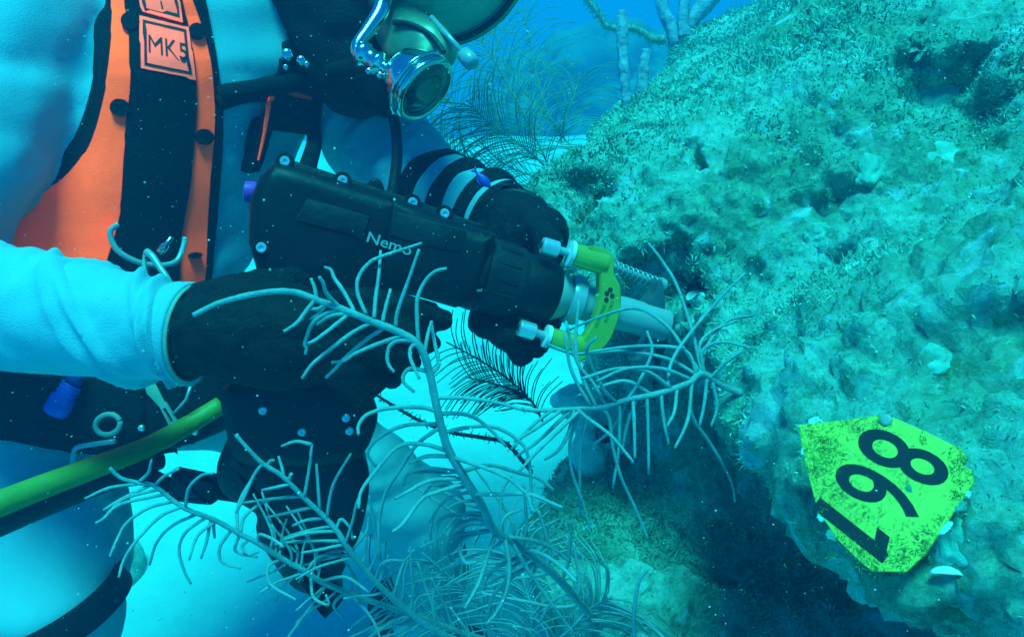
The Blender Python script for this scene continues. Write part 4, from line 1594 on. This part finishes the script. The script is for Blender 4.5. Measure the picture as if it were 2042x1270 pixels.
RB = [(1120, 1310, 0.86), (960, 1272, 0.82), (850, 1235, 0.78), (760, 1205, 0.74), (651, 1164, 0.70), (600, 1133, 0.685), (562, 1113, 0.675), (514, 1082, 0.665), (480, 1065, 0.66), (429, 1037, 0.65), (377, 1017, 0.64),
      (343, 996, 0.635), (309, 969, 0.63), (274, 962, 0.625), (240, 952, 0.62), (219, 933, 0.615)]
TB = [[(370, 1010), (377, 972), (401, 948), (425, 943)], [(309, 967), (329, 948), (357, 934)], [(278, 960), (296, 942), (302, 917)], [(274, 965), (219, 972), (168, 994)],
      [(298, 968), (240, 996), (206, 1017)], [(320, 975), (257, 990), (225, 1010)], [(330, 985), (240, 1005), (206, 1034), (190, 1043)], [(343, 1000), (295, 1013), (254, 1041), (237, 1068), (219, 1109)],
      [(363, 1010), (319, 1030), (274, 1075), (247, 1116), (237, 1150)], [(394, 1024), (343, 1048), (312, 1082), (298, 1126)], [(411, 1031), (370, 1061), (357, 1096), (367, 1137), (381, 1164)],
      [(429, 1040), (394, 1068), (377, 1116)], [(420, 1038), (411, 1082), (401, 1113)], [(425, 1040), (428, 1072)], [(463, 1055), (439, 1089), (442, 1120), (480, 1133)],
      [(473, 1060), (477, 1000), (518, 928)], [(480, 1062), (490, 1027), (538, 996), (603, 989)], [(476, 1068), (470, 1099), (514, 1110)], [(497, 1075), (483, 1090), (497, 1105), (515, 1100)],
      [(514, 1082), (518, 1065), (545, 1075), (566, 1090)], [(540, 1100), (545, 1085), (575, 1088), (590, 1100)], [(562, 1113), (535, 1130), (540, 1165), (590, 1195)], [(600, 1135), (560, 1175), (549, 1198)],
      [(610, 1140), (640, 1108), (700, 1110)], [(620, 1148), (625, 1190), (655, 1205), (650, 1185)], [(651, 1164), (600, 1235), (560, 1290)], [(640, 1158), (690, 1150), (735, 1180)],
      [(690, 1178), (665, 1205), (685, 1232)], [(700, 1185), (740, 1230), (760, 1275)]]
traced_plume('sea_plume', 'pale sea plume reaching left over the sand below the drill battery', RB, 0.0030, 0.0014, TB, 0.03,
             extra=((0.05, 0.45, 24, 85, 0, 0.3),), tw=0.00125)

RC_ = [(1000, 1300, 0.80), (880, 1262, 0.77), (800, 1205, 0.74), (740, 1150, 0.71), (692, 1089, 0.685), (672, 1058, 0.68), (644, 1027, 0.675), (603, 989, 0.665), (562, 948, 0.655), (524, 924, 0.65), (497, 897, 0.645), (470, 866, 0.64)]
TC = [[(607, 990), (617, 931), (622, 886)], [(638, 1020), (631, 924)], [(651, 1032), (665, 965), (700, 904)], [(566, 952), (562, 931), (555, 909)], [(579, 965), (521, 977)], [(603, 989), (545, 994), (480, 1003)],
      [(624, 1010), (566, 1024), (530, 1032)], [(648, 1032), (610, 1037), (583, 1048)], [(662, 1048), (600, 1061), (559, 1075)], [(672, 1058), (610, 1063), (560, 1078)], [(686, 1078), (620, 1078), (559, 1082)],
      [(686, 1085), (640, 1095), (600, 1102)], [(670, 1055), (680, 1035), (698, 1052), (703, 1075)], [(524, 924), (505, 950), (483, 1000), (470, 1022)], [(575, 962), (580, 945), (583, 947)], [(700, 1100), (730, 1060), (735, 1030)],
      [(530, 930), (540, 918), (548, 918)], [(622, 886), (590, 880), (560, 890)]]
traced_plume('sea_plume', 'pale sea plume with straight side twigs in front of the drill battery', RC_, 0.0030, 0.0015, TC, 0.025,
             extra=((0.05, 0.4, 18, 95, 0, 0.4),), tw=0.0013)

hb = on_reef(1478, 782)
dD = hb[2] if hb[2] else 0.8
RD = [(1480, 784, dD), (1440, 768, min(dD, 0.76)), (1400, 745, 0.72), (1370, 765, 0.705), (1310, 785, 0.695), (1250, 797, 0.69), (1200, 812, 0.685), (1150, 815, 0.68), (1090, 818, 0.675), (1044, 817, 0.67)]
TD = [[(1150, 815), (1174, 835), (1219, 869), (1263, 921)], [(1385, 752), (1377, 790), (1383, 835), (1414, 880), (1449, 938), (1462, 972), (1466, 1000)], [(1200, 812), (1215, 835), (1222, 890), (1239, 952), (1270, 1020), (1294, 1078)],
      [(1158, 815), (1150, 835), (1137, 880), (1140, 938), (1164, 1006), (1178, 1058)], [(1180, 814), (1171, 835), (1157, 904), (1157, 1027)], [(1235, 800), (1236, 835), (1233, 904), (1222, 972)], [(1290, 790), (1292, 835), (1294, 945)],
      [(1262, 796), (1265, 850), (1266, 914)], [(1318, 783), (1323, 835), (1334, 886)], [(1380, 757), (1372, 835), (1346, 893)], [(1145, 816), (1133, 865), (1112, 899), (1085, 916)], [(1140, 816), (1078, 875), (1030, 910)],
      [(1160, 815), (1085, 886), (1037, 937)], [(1120, 817), (1075, 850), (1026, 880)], [(1100, 818), (1060, 850), (1020, 895)], [(1250, 797), (1225, 850), (1180, 890)], [(1270, 793), (1250, 850), (1240, 905)],
      [(1400, 745), (1370, 705), (1330, 650), (1270, 615), (1200, 630), (1130, 660)], [(1390, 748), (1368, 700), (1300, 690), (1230, 694), (1140, 708)], [(1390, 748), (1330, 715), (1240, 700), (1150, 705), (1090, 686)],
      [(1380, 757), (1320, 735), (1250, 735), (1190, 760)], [(1340, 775), (1290, 740), (1230, 735), (1160, 755)], [(1300, 787), (1250, 760), (1200, 770), (1150, 790)], [(1330, 778), (1340, 720), (1380, 660), (1440, 590), (1485, 545)],
      [(1400, 745), (1395, 690), (1420, 660), (1470, 640)], [(1405, 748), (1400, 700), (1440, 682), (1505, 696)], [(1395, 747), (1410, 690), (1450, 640), (1500, 630)], [(1400, 745), (1380, 660), (1350, 570), (1320, 520), (1293, 485)],
      [(1415, 755), (1450, 720), (1480, 700)], [(1210, 811), (1180, 760), (1150, 720), (1128, 640)], [(1190, 812), (1165, 760), (1148, 690), (1154, 600)], [(1180, 813), (1140, 740), (1125, 660)], [(1410, 750), (1405, 800), (1395, 850)],
      [(1420, 757), (1430, 810), (1418, 850)], [(1350, 772), (1345, 820), (1330, 850)], [(1230, 803), (1200, 770), (1170, 700), (1190, 672)], [(1250, 797), (1275, 760), (1300, 700), (1290, 660)]]
traced_plume('sea_plume', 'pale sea plume rooted on the reef lip and spraying over the core bit', RD, 0.0034, 0.0016, TD, 0.03, tw=0.00145)

LS = thing('sea_whip', 'single bare sea whip standing on the lower reef ledge', 'sea whip', P(1265, 1290, 0.75))
add('stalk', tube(spline([P(1268, 1330, 0.78), P(1264, 1240, 0.75), P(1268, 1190, 0.74), P(1276, 1155, 0.735), P(1293, 1133, 0.73)], 6), [0.0020, 0.0019, 0.0017], 8), plume_m, LS)


# ---- plumes farther off: fine drooping branchlets too small to pick out
def curl_frond(pts, n, L, r, droop, seed):
    """stem and its branchlets from 3D points"""
    rng = random.Random(seed)
    c = spline(pts, 10)
    st = tube(c, [r * 2.4, r * 1.9, r * 1.2], 7)
    tw = []
    for j in range(n):
        k = int((0.10 + 0.88 * (j + rng.random() * 0.5) / n) * (len(c) - 2))
        q, t = c[k], (c[k + 1] - c[k]).normalized()
        s = 1 if j % 2 else -1
        side = (t.cross(-FWD)).normalized() * s + FWD * rng.uniform(-0.6, 0.6)
        l = L * rng.uniform(0.65, 1.15) * (1 - 0.35 * abs(k / len(c) - 0.45))
        p1 = q + (side * 0.55 + t * 0.75) * l * 0.35
        p2 = q + (side * 0.95 + t * 1.0) * l * 0.62 + Vector((0, 0, -droop * 0.10 * l))
        p3 = q + (side * 1.25 + t * 0.95) * l * 0.95 + Vector((0, 0, -droop * 0.50 * l))
        tw.append(tube(spline([q, p1, p2, p3], 4), [r, r, r * 0.8], 5))
    return st, join(*tw)


def far_plume(label, base, fronds, n, L, r, m, droop=1.0, seed=1):
    t = thing('sea_plume', label, 'sea plume', base, 'sea plumes growing round the drill')
    for i, fr in enumerate(fronds):
        a, b = curl_frond(fr, n, L, r, droop, seed + i)
        s = add('stem', a, m, t)
        tag(add('branchlets', b, m, s), kind='stuff')
    return t


hb = on_reef(1150, 392)
hb2 = on_reef(1168, 300)
B1 = hb[0] if hb[0] else P(1150, 392, 1.35)
dB = 1.45
far_plume('olive sea plume with arching fronds behind the diver\'s far forearm', B1,
          [[B1, P(1110, 362, dB), P(1080, 300, dB), P(1062, 262, dB), P(1030, 200, dB), P(985, 120, dB), P(955, 70, dB), P(935, 30, dB), P(925, -20, dB)],
           [B1, P(1090, 360, dB + .06), P(1010, 330, dB + .1), P(945, 270, dB + .1), P(900, 205, dB + .1), P(870, 190, dB + .1)],
           [P(1110, 362, dB), P(1040, 370, dB + .05), P(960, 360, dB + .05), P(900, 320, dB + .05), P(850, 270, dB + .05)],
           [P(1085, 330, dB), P(1040, 290, dB - .03), P(980, 250, dB - .03), P(930, 200, dB - .03)],
           [P(1100, 360, dB), P(1040, 395, dB), P(980, 400, dB), P(930, 385, dB)]],
          78, 0.105, 0.00085, plume_far_m, 0.9, 21)
B2 = hb2[0] if hb2[0] else P(1168, 300, 1.6)
far_plume('thin olive sea plume leaning out from the reef against the blue', B2,
          [[B2, P(1140, 292, 1.6), P(1100, 240, 1.6), P(1070, 150, 1.6), P(1052, 60, 1.6), P(1040, -20, 1.6)],
           [B2, P(1120, 290, 1.62), P(1126, 240, 1.62), P(1145, 190, 1.62), P(1156, 148, 1.62)],
           [P(1100, 240, 1.6), P(1060, 200, 1.62), P(1010, 130, 1.62), P(985, 60, 1.62), P(975, 20, 1.62)]],
          50, 0.095, 0.0008, plume_far_m, 0.7, 41)
far_plume('dark spiky sea plume between the hands above the bright sand', P(1075, 830, 1.18),
          [[P(1085, 845, 1.18), P(1060, 800, 1.16), P(1015, 757, 1.14), P(960, 720, 1.12), P(890, 682, 1.10)],
           [P(1060, 800, 1.16), P(1030, 780, 1.16), P(985, 765, 1.16), P(930, 752, 1.16)]],
          46, 0.05, 0.0008, plume_dark_m, 0.15, 61)
far_plume('blue grey sea plume low on the reef foot below the others', P(1010, 1300, 1.0),
          [[P(1050, 1330, 1.0), P(980, 1230, 0.98), P(915, 1165, 0.97), P(840, 1100, 0.96)],
           [P(1050, 1330, 1.0), P(930, 1265, 0.98), P(840, 1225, 0.97), P(760, 1200, 0.96)],
           [P(1050, 1330, 1.0), P(1060, 1230, 0.95), P(1040, 1150, 0.94), P(1000, 1090, 0.93)],
           [P(1050, 1330, 1.0), P(1130, 1260, 0.92), P(1180, 1210, 0.90), P(1220, 1190, 0.88)]],
          44, 0.075, 0.0010, plume_m, 0.9, 81)

# spiny wire coral between the glove and the reef foot
WIR = thing('wire_coral', 'dark thorny wire coral bending above the sand beside the main plume', 'coral', P(985, 905, 1.05))
wc = spline([P(742, 782, 1.05), P(790, 812, 1.05), P(840, 840, 1.05), P(900, 862, 1.05), P(960, 872, 1.05), P(1010, 885, 1.06), P(1060, 940, 1.08)], 8)
wst = add('stem', tube(wc, [0.0018, 0.0022, 0.0026, 0.003], 8), plume_dark_m, WIR)
th = []
for k in range(2, len(wc) - 1):
    for s in (0, 1, 2):
        q = wc[k].lerp(wc[k + 1], s / 3)
        dv = Vector((random.uniform(-1, 1), random.uniform(-1, 1), random.uniform(-1, 1))).normalized()
        th.append(tube([q, q + dv * 0.009 * random.uniform(0.5, 1)], [0.0008, 0.0004], 4))
tag(add('thorns', join(*th), plume_dark_m, wst), kind='stuff')

# ================================================================== other reef life
def sea_rod(label, pts, rads, seed):
    t = thing('sea_rod', label, 'sea rod', Vector(pts[0]), 'sea rods on the reef crest')
    c = spline(pts, 9)
    add('stalk', tube(c, rads, 22, disp=lambda i, n, a: 0.0035 * noise.noise(Vector((i * 0.45 + seed, math.cos(a) * 1.6, math.sin(a) * 1.6)))), rod_m, t)


def base_at(px, py, d):
    h = on_reef(px, py)
    return h[2] + 0.02 if h[2] else d


d1 = base_at(1255, 212, 1.9)
sea_rod('grey blue sea rod standing tallest and straightest on the reef edge', [P(1250, 220, d1), P(1247, 170, d1), P(1243, 120, d1), P(1240, 70, d1), P(1240, 22, d1)], [0.010, 0.0085, 0.0105, 0.0095, 0.0115, 0.006], 1)
d1 = base_at(1352, 92, 2.2)
sea_rod('thick sea rod bending left at the top of the reef', [P(1350, 90, d1), P(1338, 55, d1), P(1322, 20, d1), P(1316, -30, d1), P(1318, -70, d1)], [0.022, 0.018, 0.017, 0.018, 0.014], 2)
d1 = base_at(1372, 80, 2.2)
sea_rod('slim sea rod rising between two thicker ones on the crest', [P(1364, 75, d1), P(1362, 40, d1), P(1366, 0, d1), P(1372, -50, d1)], [0.018, 0.014, 0.015, 0.012], 3)
sea_rod('broad pale sea rod lying back along the reef crest', [P(1366, 70, d1 + .03), P(1380, 40, d1 + .03), P(1402, 15, d1 + .03), P(1430, -15, d1 + .03)], [0.018, 0.022, 0.024, 0.020], 4)
d1 = base_at(1290, 185, 2.0)
sea_rod('short stubby sea rod low on the reef edge', [P(1278, 200, d1), P(1282, 165, d1), P(1284, 130, d1), P(1289, 100, d1)], [0.013, 0.012, 0.0105, 0.008], 5)

DEB = thing('dead_branch', 'thin algae covered branch slanting behind the tall sea rod', 'branch', P(1320, 75, 2.3))
c = spline([P(1325, 80, 2.2), P(1300, 78, 2.2), P(1265, 58, 2.2), P(1215, 55, 2.2), P(1195, 30, 2.2), P(1165, -5, 2.2)], 9)
db = add('stem', tube(c, [0.012, 0.010, 0.008, 0.007], 8, disp=lambda i, n, a: 0.003 * noise.noise(Vector((i * 0.9, math.cos(a), 5)))), plume_far_m, DEB)
fz = []
for k in range(500):
    j = random.randrange(0, len(c) - 1)
    q = c[j].lerp(c[j + 1], random.random())
    dv = Vector((random.gauss(0, 1), random.gauss(0, 1), random.gauss(0, 1))).normalized()
    fz.append(tube([q, q + dv * random.uniform(0.01, 0.026)], [0.0011, 0.0005], 4))
tag(add('fuzz', join(*fz), plume_far_m, db), kind='stuff')

# pale vase sponge in the hollow
h = on_reef(1165, 915)
ds = (h[2] if h[2] else 1.05) - 0.03
SPO = thing('vase_sponge', 'pale lumpy vase sponge with a dark hole beside the core bit', 'sponge', P(1170, 910, ds))
vf = blob(None, join(chain([P(1120, 800, ds + 0.02), P(1140, 790, ds + 0.03), P(1170, 800, ds + 0.03)], [0.018, 0.022, 0.018]), chain([P(1150, 800, ds + .02), P(1175, 850, ds), P(1178, 915, ds + .01)], [0.032, 0.030, 0.030]), chain([P(1225, 830, ds + .02), P(1235, 880, ds + 0.01)], [0.022, 0.018])), 0.006, None, smooth=4)
Vs = np.array([tuple(v) for v in vf[0]])
Fs = np.array([f for f in vf[1] if len(f) == 4])
Vs = Vs + normals(Vs, Fs) * (0.008 * fbm(Vs * 34, 4, 15))[:, None]
add('sponge_body', (Vs.tolist(), Fs.tolist()), sponge_m, SPO)
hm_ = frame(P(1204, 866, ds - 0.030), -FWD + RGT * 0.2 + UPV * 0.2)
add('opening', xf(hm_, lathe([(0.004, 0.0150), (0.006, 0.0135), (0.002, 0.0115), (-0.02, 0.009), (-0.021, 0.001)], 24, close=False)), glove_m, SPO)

# pale crust along the broken lip
CP = [on_reef(x, y) for x, y in ((1392, 592), (1397, 604), (1402, 616), (1409, 628), (1415, 640), (1420, 653), (1424, 666), (1428, 680), (1431, 695), (1430, 709), (1428, 722), (1424, 736), (1420, 750), (1412, 760))]
CP = [q for q in CP if q[0] is not None]
kp = [CP[0]]
for q in CP[1:]:
    if (q[0] - kp[-1][0]).length < 0.03:
        kp.append(q)
CP = kp
vf = blob(None, join(*[ico(q[0], 0.017) for q in CP]), 0.004, None, smooth=3)
out = []
for v in vf[0]:
    q = min(CP, key=lambda s: (s[0] - v).length)
    h_ = (v - q[0]).dot(q[1])
    out.append(v - q[1] * (h_ * 0.72) + q[1] * 0.003 * noise.noise(v * 70))
CRU = add('encrusting_sponge', (out, vf[1]), mat('pale_crust', (0.40, 0.76, 0.72), 0.95, var=0.35, scale=70, bump=1.0, bscale=200, spec=0.1))
tag(CRU, 'bright pale crust along the reef lip behind the sea plume', 'sponge')

# leafy plates growing flat on the bank
PL = [(1872, 196, 42, 'pale rounded crusting coral under the dark hollow at upper right'), (1738, 338, 36, 'small crusting coral out in the middle of the bank'),
      (1880, 310, 40, 'wide crusting coral near the right edge below the rounded one'), (1900, 1085, 52, 'dull green crusting coral just right of the yellow tag'),
      (1862, 720, 34, 'low crusting coral on the bank above the tag'), (1630, 470, 28, 'smallest crusting coral between the drill and the rounded hollows of the bank')]
for i, (x, y, s, lab) in enumerate(PL):
    c, n, d = on_reef(x, y)
    if c is None:
        continue
    ns = [on_reef(x + 28 * math.cos(q), y + 28 * math.sin(q)) for q in (0, 1, 2, 3, 4, 5, 6)]
    for q in ns:
        if q[0] is not None:
            n = n + q[1]
    n.normalize()
    t = thing('crusting_coral', lab, 'coral', c, 'crusting corals on the reef bank')
    rad = s / FPX * d
    s1 = n.orthogonal().normalized()
    s2 = n.cross(s1)
    V, F = ico((0, 0, 0), 1.0, 4)
    vv = []
    for v in V:
        k = 1 + 0.30 * noise.fractal(v * 1.7 + Vector((i * 5.3, 1, 0)), 1.0, 2.0, 4)
        rim = 0.10 * math.sin(9 * math.hypot(v.x, v.y) + i)
        vv.append(c + s1 * (v.x * rad * k) + s2 * (v.y * rad * 0.85 * k) + n * (rad * (0.30 * v.z * k + (rim * 0.3 if v.z > 0 else 0)) - 0.002))
    add('colony', (vv, F), plate_m, t)

# white shell bits below the tag
SH = thing('shell_fragment', 'white shell fragment just below the yellow tag', 'shell', P(1893, 1150, 0.5))
c, n, d = on_reef(1893, 1150)
if c is None:
    c, n = P(1893, 1150, 0.5), -FWD
mS = frame(c + n * 0.003, RGT - UPV * 0.1, n)
pr = [(0.0, 0.0), ]
V, F = [], []
for a in range(6):
    for b in range(11):
        th = math.pi * b / 10
        r = 0.009 * (a / 5)
        V.append(mS @ Vector((r * math.cos(th) * 1.2, r * math.sin(th) * 0.55, 0.004 * (1 - (a / 5) ** 2) + 0.0004 * math.sin(th * 14) * a / 5)))
for a in range(5):
    for b in range(10):
        F.append((a * 11 + b, a * 11 + b + 1, a * 11 + 12 + b, a * 11 + 11 + b))
so = add('valve', (V, F), nylon_m, SH)
sm = so.modifiers.new('s', 'SOLIDIFY')
sm.thickness = 0.001

# small blue fish over the far forearm
FI = thing('fish', 'tiny bright blue fish hovering over the far forearm', 'fish', P(962, 357, 1.0))
fa, fb = P(978, 374, 1.0), P(948, 342, 1.0)
fmx = frame(fa, fb - fa, -FWD)
L = (fb - fa).length
V, F = lathe([(0, 0.0004), (L * 0.06, 0.0022), (L * 0.2, 0.0048), (L * 0.42, 0.0062), (L * 0.65, 0.0048), (L * 0.85, 0.0022), (L * 0.95, 0.0014)], 18)
add('fish_body', xf(fmx, ([Vector((v.x, v.y, v.z * 0.55)) for v in V], F)), fish_m, FI)
add('tail_fin', xf(fmx, slab([(L * 0.92, 0.0008), (L * 1.18, 0.0048), (L * 1.10, 0.0), (L * 1.18, -0.0048), (L * 0.92, -0.0008)], -0.0004, 0.0004, 0.0001, 1)), fish_m, FI)
add('dorsal_fin', xf(fmx, slab([(L * 0.3, 0.0055), (L * 0.42, 0.0085), (L * 0.7, 0.0065), (L * 0.75, 0.003)], -0.0004, 0.0004, 0.0001, 1)), fish_m, FI)

# added lump on the sand in place of a shadowed shape behind the leg
LMP = []
pc = P(222, 1135, 1.80)
V, F = ico((0, 0, 0), 1.0, 4)
lmp_v = [Vector((v.x * 0.078, v.y * 0.07, v.z * 0.085)) * (1 + 0.15 * noise.noise(v * 1.6)) + pc for v in V]
o = add('lump', (lmp_v, F), reef_m)
tag(o, 'dark rounded rock on the sand behind the diver\'s near leg', 'lump')

# ================================================================== the numbered tag
hits = []
for (x, y) in ((1600, 860), (1680, 845), (1765, 835), (1850, 870), (1925, 910), (1935, 960), (1880, 1040), (1805, 1130), (1735, 1130), (1640, 1030), (1610, 930), (1700, 930), (1760, 980), (1820, 950), (1780, 1060), (1840, 1000), (1700, 1030)):
    c, n, d = on_reef(x, y)
    if c is not None:
        hits.append(c)
HA = np.array([tuple(q) for q in hits])
cen = HA.mean(0)
TGN = Vector(np.linalg.svd(HA - cen)[2][2])
if TGN.dot(FWD) > 0:
    TGN = -TGN
TGN = (TGN * 0.75 + (-FWD + UPV * 0.15) * 0.5).normalized()
off = np.percentile((HA - cen) @ np.array(TGN), 82)
pl0 = Vector(cen) + TGN * (off + 0.009)
rr_ = ray(1762, 985)
TD_ = (pl0 - CAMP).dot(TGN) / rr_.dot(TGN)
TGC = P(1762, 985, TD_)
tx = (RGT - TGN * RGT.dot(TGN)).normalized()
ty = TGN.cross(tx)
TGM = Matrix((tx, ty, TGN)).transposed().to_4x4()
TGM.translation = TGC
TGI = TGM.inverted()
tagt = thing('reef_tag', 'yellow plastic reef tag with black numerals nailed to the bank', 'tag', TGM)


def TLp(px, py, z=0.0):
    o = TGI @ CAMP
    d = TGI.to_3x3() @ ray(px, py)
    t = (z - o.z) / d.z
    return (o + d * t).xy


def tag_mat():
    m = mat('weathered_yellow_tag', (0.8, 0.72, 0.09), 0.7, var=0.18, scale=12)
    n, l = m.node_tree.nodes, m.node_tree.links
    bs = n['Principled BSDF']
    src = bs.inputs['Base Color'].links[0].from_socket
    tc = n.new('ShaderNodeTexCoord')
    a = n.new('ShaderNodeTexNoise')
    a.inputs['Scale'].default_value = 26
    a.inputs['Detail'].default_value = 8
    a.inputs['Roughness'].default_value = 0.7
    a.inputs['Distortion'].default_value = 1.2
    l.new(tc.outputs['Object'], a.inputs['Vector'])
    r = n.new('ShaderNodeValToRGB')
    r.color_ramp.elements[0].position = 0.46
    r.color_ramp.elements[1].position = 0.58
    l.new(a.outputs['Fac'], r.inputs[0])
    b = n.new('ShaderNodeTexNoise')
    b.inputs['Scale'].default_value = 260
    b.inputs['Detail'].default_value = 5
    b.inputs['Distortion'].default_value = 2.0
    l.new(tc.outputs['Object'], b.inputs['Vector'])
    r2 = n.new('ShaderNodeValToRGB')
    r2.color_ramp.elements[0].position = 0.42
    r2.color_ramp.elements[1].position = 0.62
    l.new(b.outputs['Fac'], r2.inputs[0])
    mu = n.new('ShaderNodeMath')
    mu.operation = 'MULTIPLY'
    l.new(r.outputs[0], mu.inputs[0])
    l.new(r2.outputs[0], mu.inputs[1])
    mx = n.new('ShaderNodeMix')
    mx.data_type = 'RGBA'
    l.new(mu.outputs[0], mx.inputs[0])
    l.new(src, mx.inputs[6])
    mx.inputs[7].default_value = (0.10, 0.13, 0.03, 1)
    l.new(mx.outputs[2], bs.inputs['Base Color'])
    return m


tag_m = tag_mat()
ol = [(1592, 848), (1680, 838), (1752, 828), (1776, 830), (1850, 862), (1918, 896), (1930, 915), (1922, 926), (1940, 940), (1942, 962), (1926, 988), (1890, 1040), (1846, 1105), (1808, 1140), (1740, 1139), (1716, 1120), (1670, 1075), (1630, 1015), (1608, 930)]
plate = sharp(add('plate', slab([TLp(x, y) for x, y in ol], -0.0022, 0.0012, 0.0008, 2), tag_m, tagt, local=True))


def numeral(ch, c, u, r):
    V, F = text_vf(ch, 1.0, 0.0, 0.008, 5)
    x0, x1 = min(v.x for v in V), max(v.x for v in V)
    y0, y1 = min(v.y for v in V), max(v.y for v in V)
    out = []
    for v in V:
        a = 2 * (v.x - x0) / (x1 - x0) - 1
        b = 2 * (v.y - y0) / (y1 - y0) - 1
        q = TLp(c[0] + r[0] * a + u[0] * b, c[1] + r[1] * a + u[1] * b)
        out.append(Vector((q.x, q.y, 0.00165)))
    n = len(out)
    low = [Vector((v.x, v.y, 0.0006)) for v in out]
    F2 = [tuple(f) for f in F]
    cnt = set()
    for f in F2:
        for i in range(len(f)):
            cnt.add((f[i], f[(i + 1) % len(f)]))
    sides = [(b, a, a + n, b + n) for (a, b) in cnt if (b, a) not in cnt]
    add('numeral', (out + low, F2 + sides), ink_m, plate, smooth=False, local=True)


numeral('8', (1803, 912), (88, 41), (-15, 30))
numeral('6', (1754, 980), (84, 42), (-15, 29))
one = [(-0.05, -1), (1, -1), (1, 1), (0.2, 1), (0.0, 0.90), (-1, 0.78), (-1, 0.42), (-0.05, 0.55)]
oc, ou, orr = (1706, 1048), (70, 55), (-15, 20)
oq = [TLp(oc[0] + orr[0] * a + ou[0] * b, oc[1] + orr[1] * a + ou[1] * b) for a, b in one]
add('numeral', slab([(q.x, q.y) for q in oq], 0.0006, 0.00165, 0.0002, 1), ink_m, plate, smooth=False, local=True)
# growth creeping over the tag
for i, (x, y, r, sx) in enumerate(((1908, 1008, 13, 1.4), (1880, 1050, 13, 1.3), (1924, 985, 9, 1.2), (1662, 1066, 11, 1.3), (1640, 1030, 9, 1.2), (1735, 1118, 11, 1.2), (1600, 855, 13, 1.4), (1625, 842, 10, 1.6), (1606, 900, 10, 1.0), (1932, 930, 9, 1.0))):
    q = TLp(x, y)
    rad = r / FPX * TD_
    V, F = ico((0, 0, 0), 1.0, 3)
    vv = []
    for v in V:
        k = 1 + 0.45 * noise.fractal(v * 1.8 + Vector((i * 9.1, 0, 0)), 1.0, 2.0, 3)
        vv.append(Vector((q.x + v.x * rad * sx * k, q.y + v.y * rad * k, 0.0005 + v.z * rad * 0.16 * k)))
    add('crust', (vv, F), sponge_m if i % 3 else reef_m, plate, local=True)
fb_v, fb_f = [], []
for k in range(1000):                                      # hair algae on the tag, thickest at its left side and edges
    e0 = random.choice(ol)
    x, y = (random.gauss(1645, 20), random.gauss(900, 30)) if k % 2 else (1762 + (e0[0] - 1762) * random.uniform(0.8, 1.0) + random.gauss(0, 5), 985 + (e0[1] - 985) * random.uniform(0.8, 1.0) + random.gauss(0, 5))
    if k % 7 == 0:
        x, y = random.gauss(1720, 60), random.gauss(1090, 25)
    q = TLp(x, y)
    an = random.uniform(0, 6.28)
    L_ = random.uniform(0.0012, 0.0036)
    b0 = Vector((q.x, q.y, 0.0012))
    sd_ = Vector((math.cos(an + 1.57), math.sin(an + 1.57), 0)) * 0.00028
    tp = b0 + Vector((math.cos(an), math.sin(an), random.uniform(0.1, 0.8))) * L_
    n_ = len(fb_v)
    fb_v += [b0 - sd_, b0 + sd_, tp]
    fb_f.append((n_, n_ + 1, n_ + 2))
tag(add('hair_algae', (fb_v, fb_f), mat('hair_algae', (0.10, 0.20, 0.04), 0.95, var=0.6, scale=60, spec=0.05, col2=(0.26, 0.50, 0.10)), plate, local=True), kind='stuff')
hx, hy = TLp(1768, 838)
add('nail', xf(Matrix.Translation((hx, hy, 0.001)) @ Matrix.Rotation(-math.pi / 2, 4, 'Y'), lathe([(-0.05, 0.002), (0.0, 0.002), (0.0002, 0.0040), (0.0012, 0.0036), (0.0016, 0.002)], 18)), grey_m, tagt, local=True)


# ================================================================== drifting specks in the water
def motes(n=3600):
    V, F = [], []
    b, bf = ico((0, 0, 0), 1.0, 1)
    b = np.array([tuple(v) for v in b])
    bf = np.array(bf)
    VV, FF = [], []
    for k in range(n):
        d = 0.28 + 1.3 * random.random() ** 0.8
        c = P(random.uniform(-60, 2100), random.uniform(-60, 1330), d)
        r = random.choice((0.00025, 0.0003, 0.0003, 0.0004, 0.0005, 0.0008)) * (0.5 + 0.7 * d)
        VV.append(b * r * np.array([1, 1, random.uniform(0.5, 1.2)]) + np.array(c))
        FF.append(bf + 12 * 0 + k * len(b))
    o = np_obj('drifting_specks', np.concatenate(VV), np.concatenate(FF), mote_m)
    tag(o, 'pale specks drifting in the water', 'specks', kind='stuff')


motes()

# ================================================================== the water itself
def build_haze():
    lo, hi = Vector((-46, -44, -10.2)), Vector((46, 46, 2.05))
    V = [(x, y, z) for x in (lo.x, hi.x) for y in (lo.y, hi.y) for z in (lo.z, hi.z)]
    F = [(0, 1, 3, 2), (4, 6, 7, 5), (0, 4, 5, 1), (2, 3, 7, 6), (0, 2, 6, 4), (1, 5, 7, 3)]
    m = bpy.data.materials.new('sea_water')
    m.use_nodes = True
    n, l = m.node_tree.nodes, m.node_tree.links
    n.remove(n['Principled BSDF'])
    pv = n.new('ShaderNodeVolumePrincipled')
    pv.inputs['Color'].default_value = (0.012, 0.42, 0.93, 1)
    pv.inputs['Absorption Color'].default_value = (0.0, 0.2, 0.9, 1)
    pv.inputs['Density'].default_value = 0.09
    pv.inputs['Anisotropy'].default_value = 0.2
    l.new(pv.outputs[0], n['Material Output'].inputs['Volume'])
    o = add('haze', (V, F), m, smooth=False)
    tag(o, 'blue sea water veiling far things', 'water', kind='stuff')


build_haze()
